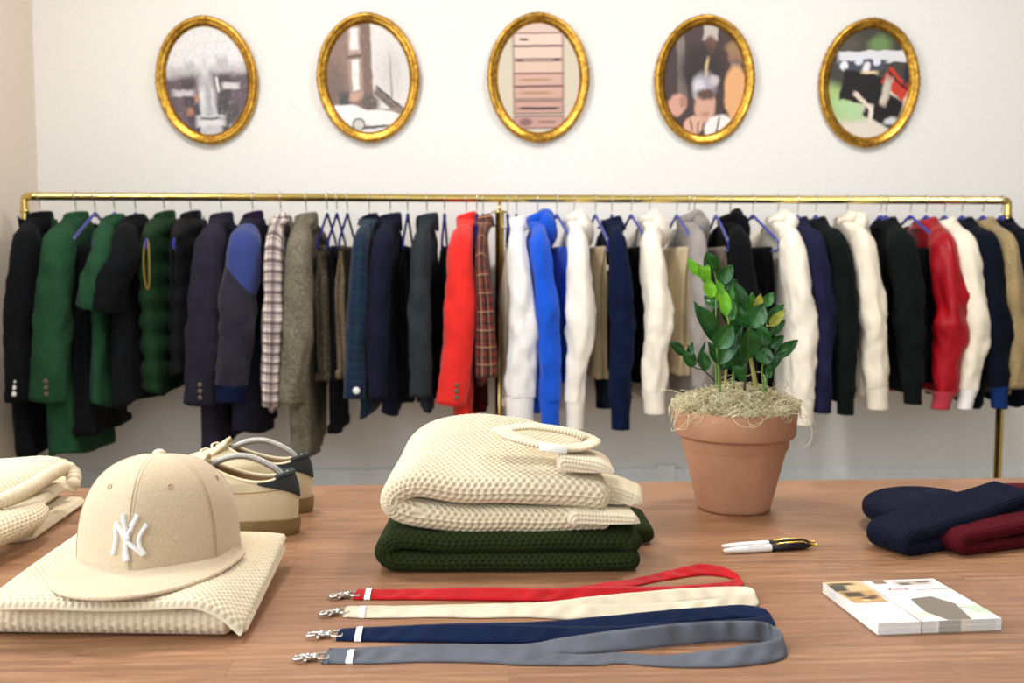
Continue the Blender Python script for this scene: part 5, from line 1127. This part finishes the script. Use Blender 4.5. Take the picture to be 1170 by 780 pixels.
SHOOTS = [ # stem points in picture crop units with depth, radius, stem material, leaves (base, tip, width, depth base, depth tip, material)
 ([(262, 600, -.005), (272, 500, -.012), (284, 320, -.018), (245, 215, -.02), (155, 105, -.02)], .0022, M_stem2, [
  (158, 108, 112, 36, 30, -.02, -.02, L_lime), (200, 140, 150, 62, 40, -.025, -.03, L_lime), (175, 128, 200, 62, 26, -.01, -.005, L_lime), (214, 200, 186, 112, 38, -.03, -.035, L_lime), (243, 222, 236, 128, 42, -.025, -.02, L_lime), (270, 275, 268, 172, 36, -.025, -.03, L_lime), (262, 240, 302, 160, 36, -.01, .0, L_mid), (285, 300, 300, 205, 38, -.02, -.02, L_mid)]),
 ([(232, 600, .01), (228, 420, .01), (230, 240, .012), (232, 140, .015), (222, 90, .015)], .0022, M_stem, [
  (224, 95, 190, 12, 52, .015, .0, L_dark), (240, 140, 298, 64, 50, .012, .0, L_dark), (262, 160, 322, 128, 34, .012, .02, L_dark), (232, 250, 180, 190, 36, .015, .03, L_dark), (300, 250, 300, 140, 44, .02, .02, L_dark)]),
 ([(244, 600, -.03), (240, 480, -.036), (231, 400, -.04), (228, 350, -.045)], .0026, M_stem, [
  (228, 355, 152, 232, 56, -.045, -.06, L_dark), (224, 385, 138, 214, 38, -.04, -.035, L_dark), (230, 408, 298, 308, 66, -.045, -.06, L_dark), (240, 478, 338, 315, 50, -.04, -.05, L_dark), (236, 476, 200, 380, 36, -.035, -.03, L_dark), (250, 500, 300, 405, 40, -.03, -.02, L_dark)]),
 ([(345, 600, -.03), (352, 520, -.036), (360, 455, -.045)], .0026, M_stemd, [
  (360, 455, 370, 320, 78, -.05, -.06, L_dark), (352, 545, 298, 478, 36, -.05, -.055, L_dark), (345, 470, 310, 370, 44, -.03, -.02, L_dark)]),
 ([(400, 600, -.01), (388, 530, -.014), (372, 440, -.012), (366, 300, -.01)], .0042, M_stem2, [
  (366, 292, 378, 176, 50, -.015, -.02, L_mid), (388, 270, 414, 182, 34, -.02, -.03, L_yel), (374, 325, 430, 222, 62, -.03, -.04, L_dark), (362, 325, 322, 222, 46, -.02, -.02, L_dark), (350, 260, 312, 135, 48, .0, .01, L_dark), (380, 420, 425, 305, 56, -.02, -.03, L_dark)]),
 ([(430, 600, -.03), (420, 500, -.034), (428, 460, -.04), (424, 410, -.04)], .0020, M_stem, [
  (424, 410, 416, 310, 54, -.04, -.045, L_dark), (426, 478, 440, 402, 54, -.05, -.05, L_dark), (430, 470, 520, 428, 34, -.04, -.04, L_dark), (470, 446, 572, 374, 40, -.04, -.04, L_dark), (430, 500, 500, 446, 30, -.035, -.03, L_dark), (432, 530, 464, 503, 22, -.04, -.04, L_dark)]),
 ([(436, 600, .01), (440, 460, .014), (440, 330, .018), (432, 240, .02)], .0022, M_stem, [
  (424, 238, 470, 176, 34, .01, .01, L_mid), (438, 300, 512, 226, 38, .0, .01, L_dark), (452, 318, 514, 252, 30, -.01, -.02, L_yel), (446, 355, 516, 294, 32, .0, .0, L_dark), (450, 408, 512, 358, 34, -.005, -.01, L_dark), (442, 390, 400, 300, 44, .02, .02, L_dark)]),
 ([(225, 545, -.03), (178, 502, -.036), (138, 486, -.036), (100, 432, -.04)], .0014, M_stemd, [
  (98, 436, 38, 378, 32, -.04, -.045, L_dark), (138, 486, 92, 418, 36, -.04, -.045, L_dark), (112, 458, 132, 384, 22, -.035, -.03, L_dark), (142, 474, 112, 395, 20, -.035, -.03, L_dark), (150, 470, 186, 380, 12, -.036, -.03, L_dark), (188, 502, 174, 418, 38, -.04, -.045, L_dark)]),
 ([(300, 600, .02), (305, 450, .022), (318, 320, .022), (312, 200, .02)], .0024, M_stem, [
  (318, 330, 250, 240, 44, .02, .02, L_dark), (316, 300, 340, 190, 46, .02, .02, L_dark), (312, 400, 280, 300, 50, .015, .01, L_dark), (312, 440, 350, 340, 50, .015, .01, L_dark), (308, 500, 270, 420, 44, .01, .0, L_dark), (308, 520, 360, 470, 36, .01, .0, L_dark)]),
]
for pts, rad, smt, lvs in SHOOTS:
    P = catmull([tuple(P3(*Q(p[0], p[1]), p[2])) for p in pts], 36); mb = MB(); mb.tube(P, np.linspace(rad, rad*.5, 36), 8); st_ = mb.build('stem', smt, pot)
    gs = {}
    for qi, (bx, by, tx, ty, wd, d0_, d1_, mt) in enumerate(lvs):
        pb0 = P3(*Q(bx, by), d0_); pt0 = P3(*Q(tx, ty), d1_)
        # short leaf stalk from the nearest point of the stem
        near = min(P, key=lambda q: (Vector(q)-pb0).length)
        gs.setdefault(mt.name, (mt, MB())); lm_ = gs[mt.name][1]
        lm_.tube([tuple(near), tuple((Vector(near)+pb0)/2), tuple(pb0)], [.0009, .0008, .0007], 6)
        lm_.U[-1][:] = .5
        d = pt0-pb0; up = Vector((ri.uniform(-.45, .45), -1, .25+ri.uniform(-.25, .35)))
        leaf(lm_, pb0, d, up, d.length, wd/3.63*YP/FPX/2*1.28, ri.uniform(-.05, .12), qi)
    for nm, (mt, lmb) in gs.items(): lmb.build('leaves', mt, st_)
# ------------------------------------------------------------------ lanyards
def webbing(name, rgb):
    t = NT(name); co = t.coord('Object'); n1 = t.noise(co, 24, 3); n2 = t.noise(co, 700, 2); c = lin(rgb)
    col = t.mix(t.ramp(n1, .3, .7), tuple(x*.84 for x in c[:3])+(1,), tuple(min(1, x*1.08) for x in c[:3])+(1,)); t.bump(n2, .4, .0006)
    return t.fin(col, .9, 0., Sheen_Weight=.03 if max(rgb) < 110 else .12, Specular_IOR_Level=.08)
WB = .0235
def lanyard(lab, rgb, st, clip, tab, wv=WB, seed=1.):
    mt = webbing(lab.split()[0]+'_felt', rgb)
    r = thing('lanyard', lab, 'lanyard', atZ(clip[0]+50, clip[1], TZ)[:], 0, 'lanyards laid in a row on the table')
    K = catmull(st, len(st)*9); s = 0; rows = []; U = []
    B = []; Tp = []
    for x, yb, yt in K:
        b = atZ(x, yb, TZ+.0008); best = None
        for q in range(4, 101, 1):
            al = math.radians(q); p = b+Vector((0, math.cos(al)*wv, math.sin(al)*wv)); d = abs(proj(p)[1]-yt)
            if best is None or d < best[0]-1e-6: best = (d, p)
        B.append(b); Tp.append(best[1])
    B = np.array(B); Tp = np.array(Tp)
    for arr in (B, Tp):      # smooth
        for _ in range(3): arr[1:-1] = (arr[:-2]+2*arr[1:-1]+arr[2:])/4
    T = np.gradient(B, axis=0); S = Tp-B; N = np.cross(T, S); N /= np.linalg.norm(N, axis=1)[:, None]+1e-9
    sl = np.concatenate([[0], np.cumsum(np.linalg.norm(np.diff(B, axis=0), axis=1))]); th_ = .0011; nc = 8; rows = []
    for i in range(len(B)):
        row = []
        for sg in (1, -1):
            for k in (range(nc) if sg > 0 else range(nc-1, -1, -1)):
                f = k/(nc-1); w_ = .0009*math.sin(sl[i]*210+f*3+seed)*math.sin(f*PI)*(1+math.sin(sl[i]*37)) + .0006*mnoise.noise(Vector((sl[i]*60, f*2, seed)))
                edge = 1-.55*(abs(2*f-1) > .99)
                row.append(B[i]+S[i]*f+N[i]*(sg*th_*edge*(1.25 if .05 < f < .2 or .8 < f < .95 else 1)+w_))
        rows.append(row)
    G = np.array(rows); G[..., 2] = np.maximum(G[..., 2], TZ+.0006); mb = MB(); base = 0; mb.grid(G, cv=True); nn = 2*nc; mb.F.append(list(range(nn))[::-1]); mb.F.append([(len(B)-1)*nn+i for i in range(nn)])
    mb.build('strap', mt, r)
    # sewn end: both runs gathered, leaning like the strap, and its label wrapped round it
    def wrap(x0, x1, hgt, tk, z0=TZ+.0006, nx=16, fr=.0026):
        Lp = []
        xs = np.linspace(x0, x1, nx)
        for i_, xx in enumerate(xs):
            ii = int(np.argmin(np.abs(B[:, 0]-xx)[len(B)//2:]))+len(B)//2
            # mid line between the front run and the run behind it
            jj = int(np.argmin(np.abs(B[:len(B)//2, 0]-xx)))
            b0 = B[ii].copy(); t0_ = Tp[ii].copy(); b0[0] = t0_[0] = xx; Sd = t0_-b0; Ld = np.linalg.norm(Sd); Sd /= Ld; Nd = np.cross([1., 0, 0], Sd); md = (b0+t0_)/2-Nd*(tk-fr)
            e_ = 1-.5*max(0, (i_/(nx-1)-.8)/.2)*0; endk = min(1, (i_+.35)/1.6)**.5
            ha = 2*PI*np.arange(20)/20; cx_ = np.sign(np.cos(ha))*np.abs(np.cos(ha))**.45*hgt/2; sy_ = np.sign(np.sin(ha))*np.abs(np.sin(ha))**.7*tk*endk*(1-.55*max(0, (i_/(nx-1)-.6)/.4)*(nx > 8))
            row = md+Sd*cx_[:, None]+Nd*sy_[:, None]; row[:, 2] = np.maximum(row[:, 2], z0); Lp.append(row)
        m_ = MB(); m_.grid(np.array(Lp), cv=True); m_.F.append(list(range(20))[::-1]); m_.F.append([(nx-1)*20+q for q in range(20)]); return m_
    xe = float(B[-1, 0]); e = Vector(((B[-1]+Tp[-1])/2).tolist()); e.z = TZ+.004; gap = float(abs(B[0, 1]-B[-1, 1]))/2+.0035
    eo = wrap(xe-.006, xe+.034, wv*1.02, gap).build('strap_end', mt, r)
    xt = atZ(tab[0], tab[1], TZ+.012).x
    lo = wrap(xt-.0042, xt+.0042, wv*1.07, gap+.0016, nx=5, fr=.0040).build('label', M_label_c, r); tag(lo, 'small white sewn label')
    # lobster clasp
    cx, cy = clip; p = atZ(cx, cy, TZ+.004); q = Vector((e.x-.004, e.y, p.z)); d = (q-p); d.z = 0; LN = d.length; ang = math.atan2(d.y, d.x)
    cl = MB(); k = LN/.046
    def tr(pts): 
        c_, s_ = math.cos(ang), math.sin(ang); return [(p.x+(x*c_-y*s_)*k, p.y+(x*s_+y*c_)*k, p.z+z) for x, y, z in pts]
    hook = catmull([(.021, -.0035, 0), (.014, -.0052, 0), (.006, -.006, 0), (.0012, -.003, 0), (.0008, .0022, 0), (.005, .0058, 0), (.012, .006, 0), (.019, .0045, 0), (.024, .002, 0)], 40)
    cl.tube(tr(hook), np.linspace(.0013, .0019, 40), 10)
    cl.tube(tr([(.017, 0, 0), (.021, 0, 0), (.027, 0, 0), (.0295, 0, 0)]), [.003, .0042, .0036, .0026], 14)
    co_ = cl.build('clasp', M_chrome, r)
    cl = MB(); cl.tube(tr([(.0195, -.0045, .0006), (.014, -.0062, .0008), (.009, -.0068, .0006), (.004, -.0056, 0)]), [.0018, .0016, .0012, .001], 8); cl.tube(tr([(.0155, -.0075, .001), (.0155, -.0105, .0012)]), [.0016, .0024], 10); cl.build('thumb_lever', M_chrome, co_)
    cl = MB(); cl.tube(tr([(.0295, 0, 0), (.0305, 0, 0), (.033, 0, 0), (.0345, 0, 0)]), [.0024, .004, .004, .0028], 14); cl.build('swivel', M_chrome, co_)
    cl = MB(); ringp = [(.035, -.0035, 0), (.037, -.0085, 0), (.041, -.0105, 0), (.0475, -.0105, .0), (.0505, -.0095, 0), (.0505, .0095, 0), (.0475, .0105, 0), (.041, .0105, 0), (.037, .0085, 0), (.035, .0035, 0)]
    cl.tube(tr(catmull(ringp+[ringp[0]], 60)[:-1]), .00125, 8, closed=True); cl.build('ring', M_chrome, co_)
    return r
lanyard('red felt lanyard, farthest back of the row', (168, 14, 20), [(412, 683, 676), (474, 682, 674), (551, 682, 674), (640, 682, 673), (694, 674, 669), (720, 671, 664), (742, 666, 658), (778, 660, 649), (805, 657, 644), (828, 659, 647), (842, 664, 652), (849, 668, 657), (846, 671, 662), (820, 677, 666), (764, 684, 670), (696, 688, 670), (640, 688, 672), (600, 687, 672), (551, 686, 671), (474, 685, 673), (409, 685, 673)], (376, 681), (418, 675), seed=1.)
lanyard('cream felt lanyard behind the navy one', (206, 193, 168), [(400, 702, 692), (470, 702, 692), (551, 700, 690), (620, 702, 688), (682, 698, 681), (737, 692, 676), (790, 688, 672), (840, 684, 670), (862, 686, 671), (867, 690, 675), (863, 693, 678), (846, 696, 680), (819, 699, 684), (764, 703, 688), (700, 706, 690), (655, 708, 690), (600, 705, 692), (551, 706, 693), (499, 705, 693), (429, 706, 694), (397, 705, 692)], (365, 701), (411, 696), seed=4.)
lanyard('navy blue felt lanyard between cream and grey', (14, 27, 56), [(390, 730, 719), (460, 730, 716), (551, 730, 712), (620, 727, 710), (682, 722, 705), (764, 714, 697), (819, 708, 693), (855, 706, 691), (878, 709, 695), (885, 713, 700), (880, 718, 704), (850, 722, 707), (800, 726, 710), (740, 730, 713), (682, 733, 716), (600, 735, 714), (551, 735, 712), (499, 734, 713), (430, 733, 716), (390, 732, 718)], (350, 725), (409, 716), seed=7.)
lanyard('slate grey felt lanyard in front of the others', (94, 96, 104), [(372, 753, 741), (430, 752, 739), (484, 751, 736), (540, 750, 736), (600, 750, 736), (655, 748, 727), (737, 741, 716), (790, 736, 711), (832, 733, 709), (873, 734, 710), (892, 739, 716), (899, 746, 723), (894, 753, 730), (873, 758, 734), (832, 762, 741), (764, 762, 749), (709, 758, 752), (682, 760, 751), (600, 760, 743), (551, 757, 739), (484, 756, 743), (430, 758, 743), (374, 758, 743)], (335, 752), (398, 743), seed=9.)
# ------------------------------------------------------------------ pens
M_pw = simple('white_plastic', (240, 236, 230), .22); M_pk = simple('black_plastic', (22, 22, 24), .22); M_pg = simple('gold_metal', (224, 180, 90), .2, 1.)
def pen(lab, pa, pb_, zz=.0052, clip_ang=.4, text=False):
    a = atZ(pa[0], pa[1], TZ+zz); b = atZ(pb_[0], pb_[1], TZ+zz); L_ = (b-a).length; ang = math.atan2(b.y-a.y, b.x-a.x)
    r = thing('ballpoint_pen', lab, 'pen', (a.x, a.y, TZ+zz), ang, 'white and black pens'); k = L_/.128; R = .0050
    mb = MB(); mb.lathe([(.0013, .003), (.0022, .004), (.0034, .014), (.0043, .030), (R, .058), (R, .0655)], (0, 0, 0), 28, axis='x'); 
    for V in mb.V: V[:, 0] *= k
    mb.build('barrel', M_pw, r, local=True)
    mb = MB(); mb.lathe([(.0003, -.0005), (.0009, .0005), (.0013, .0032)], (0, 0, 0), 12, axis='x'); mb.build('tip', M_pg, r, local=True)
    mb = MB(); mb.lathe([(R-.0002, .0655), (R, .066), (R, .10), (.0042, .114), (.0030, .1185), (.001, .119)], (0, 0, 0), 28, axis='x')
    for V in mb.V: V[:, 0] *= k
    mb.build('upper_barrel', M_pk, r, local=True)
    mb = MB(); mb.tube([(.1185*k, 0, 0), (.128*k, 0, 0)], .0017, 12); mb.build('click_button', M_pg, r, local=True)
    mb = MB(); dy, dz = -math.sin(clip_ang), math.cos(clip_ang)
    path = catmull([(.112*k, dy*.0046, dz*.0046), (.108*k, dy*.0066, dz*.0066), (.092*k, dy*.0072, dz*.0072), (.078*k, dy*.0066, dz*.0066), (.0715*k, dy*.0054, dz*.0054)], 24)
    mb.tube(path, .0006, 8, fixed=(0, -dz, dy), ry=.0017); mb.build('clip', M_pg, r, local=True)
    if text:
        lettering('AIMÉ LEON DORE', .0032, .00005, M_ink, r, (.045*k, -.0030, .0041), (math.radians(38), 0, 0))
pen('white and black pen with gold clip, the nearer of two', (824, 629), (933, 622), text=True)
pen('white and black pen with gold clip, tucked behind the other', (822, 624), (930, 618.5))
# ------------------------------------------------------------------ postcards
cz = .0130
k0, k1, k2, k3 = atZ(998, 712, TZ+cz), atZ(1138, 706.5, TZ+cz), atZ(1072, 660.5, TZ+cz), atZ(945, 665, TZ+cz)
ctr = (k0+k1+k2+k3)/4; ax_ = (k1-k0+k2-k3); cw_ = ax_.length/4; ax_.normalize(); cang = math.atan2(ax_.y, ax_.x); ch_ = ((k3-k0).length+(k2-k1).length)/4
def card_mat():
    return paint('collage_print', (222, 219, 216), [(r_, .16, .80, .20, .22, 0, (206, 176, 128), .04), (r_, .06, .82, .07, .10, -10, (58, 54, 40), .3), (r_, .14, .93, .10, .03, 0, (80, 64, 44), .3), (r_, .17, .60, .15, .15, 0, (188, 146, 92), .05), (e_, .12, .66, .08, .06, 0, (60, 46, 34), .3), (e_, .2, .56, .06, .03, 20, (70, 50, 36), .4), (e_, .26, .6, .03, .03, 0, (84, 60, 40), .4), (e_, .16, .52, .03, .02, 0, (230, 200, 150), .3), (r_, .17, .2, .17, .24, 0, (226, 224, 222), .05), (r_, .345, .40, .006, .42, 0, (96, 60, 48), .2),
        (e_, .55, .6, .2, .35, 0, (226, 226, 228), .2), (e_, .48, .95, .06, .05, 0, (130, 104, 78), .2), (r_, .75, .9, .16, .05, 0, (180, 164, 150), .3), (e_, .68, .88, .05, .03, 0, (80, 74, 70), .4), (e_, .86, .93, .06, .03, 0, (96, 84, 78), .4), (r_, .83, .72, .16, .008, 0, (150, 120, 110), .3), (r_, .85, .5, .14, .16, 0, (222, 222, 220), .3), (r_, .78, .27, .12, .008, 0, (120, 116, 110), .3), (e_, .93, .22, .08, .1, 0, (186, 204, 176), .5), (e_, .45, .14, .08, .05, 0, (214, 224, 190), .4), (e_, .8, .1, .08, .06, 0, (236, 222, 204), .5)], rough=.3, warp=.012)
def edge_mat():
    t = NT('card_edges'); co = t.coord('Object'); sp = t.n('ShaderNodeSeparateXYZ'); t.set(sp.inputs[0], co); col = lin((226, 222, 218))
    front = t.math('LESS_THAN', sp.outputs[1], -ch_+.0008)
    for a, b, rgb in ((-.30, -.08, (212, 206, 200)), (-.02, .34, (150, 142, 128)), (.34, .5, (222, 208, 190)), (.5, .9, (206, 206, 196)), (-.31, -.29, (120, 90, 76))):
        m1 = t.math('MULTIPLY', t.math('GREATER_THAN', sp.outputs[0], a*cw_), t.math('LESS_THAN', sp.outputs[0], b*cw_)); col = t.mix(t.math('MULTIPLY', t.math('MULTIPLY', m1, front), .8), col, lin(rgb))
    return t.fin(col, .6)
M_print = card_mat(); M_edge = edge_mat(); NCD = 20; tcard = cz/NCD
mb = MB(); mb.box((0, 0, tcard/2), (cw_, ch_, tcard*.46), bev=.00008)
card0 = mb.build('postcard', M_edge, None, local=True, smooth=False)
card0.data.materials.append(M_print)
ul = card0.data.uv_layers['UVMap']
for f in card0.data.polygons:
    if f.normal.z > .9: f.material_index = 1
    for li in f.loop_indices:
        v = card0.data.vertices[card0.data.loops[li].vertex_index].co; ul.data[li].uv = (v.x/(2*cw_)+.5, v.y/(2*ch_)+.5)
tag(card0, 'white edged postcard inside the stack below the collage card', 'postcard', 'stack of printed postcards')
rj = random.Random(2)
for i in range(NCD):
    c = card0 if i == 0 else card0.copy()
    if i: C.objects.link(c)
    last = i == NCD-1
    c.location = (ctr.x+(0 if last else rj.uniform(-.0004, .0004)), ctr.y+(0 if last else rj.uniform(-.0004, .0004)), TZ+.0002+i*tcard); c.rotation_euler = (0, 0, cang+(0 if last else rj.uniform(-.003, .003)))
top = c
tag(top, 'topmost postcard printed with a pale photo collage and grey shape')
M_greyprint = simple('grey_print', (116, 106, 92), .35)
mb = MB(); poly = [(-.03, .30), (.34, .34), (.56, .10), (.60, -.62+.0), (.34, -.99), (.24, -.99), (.0, -.60), (-.02, -.1)]
poly = [(.02, .05), (.34, .12), (.52, -.16), (.50, -.985), (.20, -.985), (.02, -.55)]
poly = [(.06, .02), (.46, .10), (.66, -.28), (.52, -.99), (.14, -.99), (-.02, -.60), (.02, -.2)]
zt2 = tcard*.96+.00003
V = [(x*cw_, y*ch_, zt2+.00006) for x, y in poly]; nv_ = len(V); V += [(x*cw_, y*ch_, zt2) for x, y in poly]
mb.add(V, [list(range(nv_))]+[[i, i+nv_, (i+1) % nv_+nv_, (i+1) % nv_] for i in range(nv_)]); go = mb.build('printed_shape', M_greyprint, top, local=True, smooth=False)
lettering('Aimé', .012, .00003, M_inkred, top, (.10*cw_, .50*ch_, zt2+.0001))
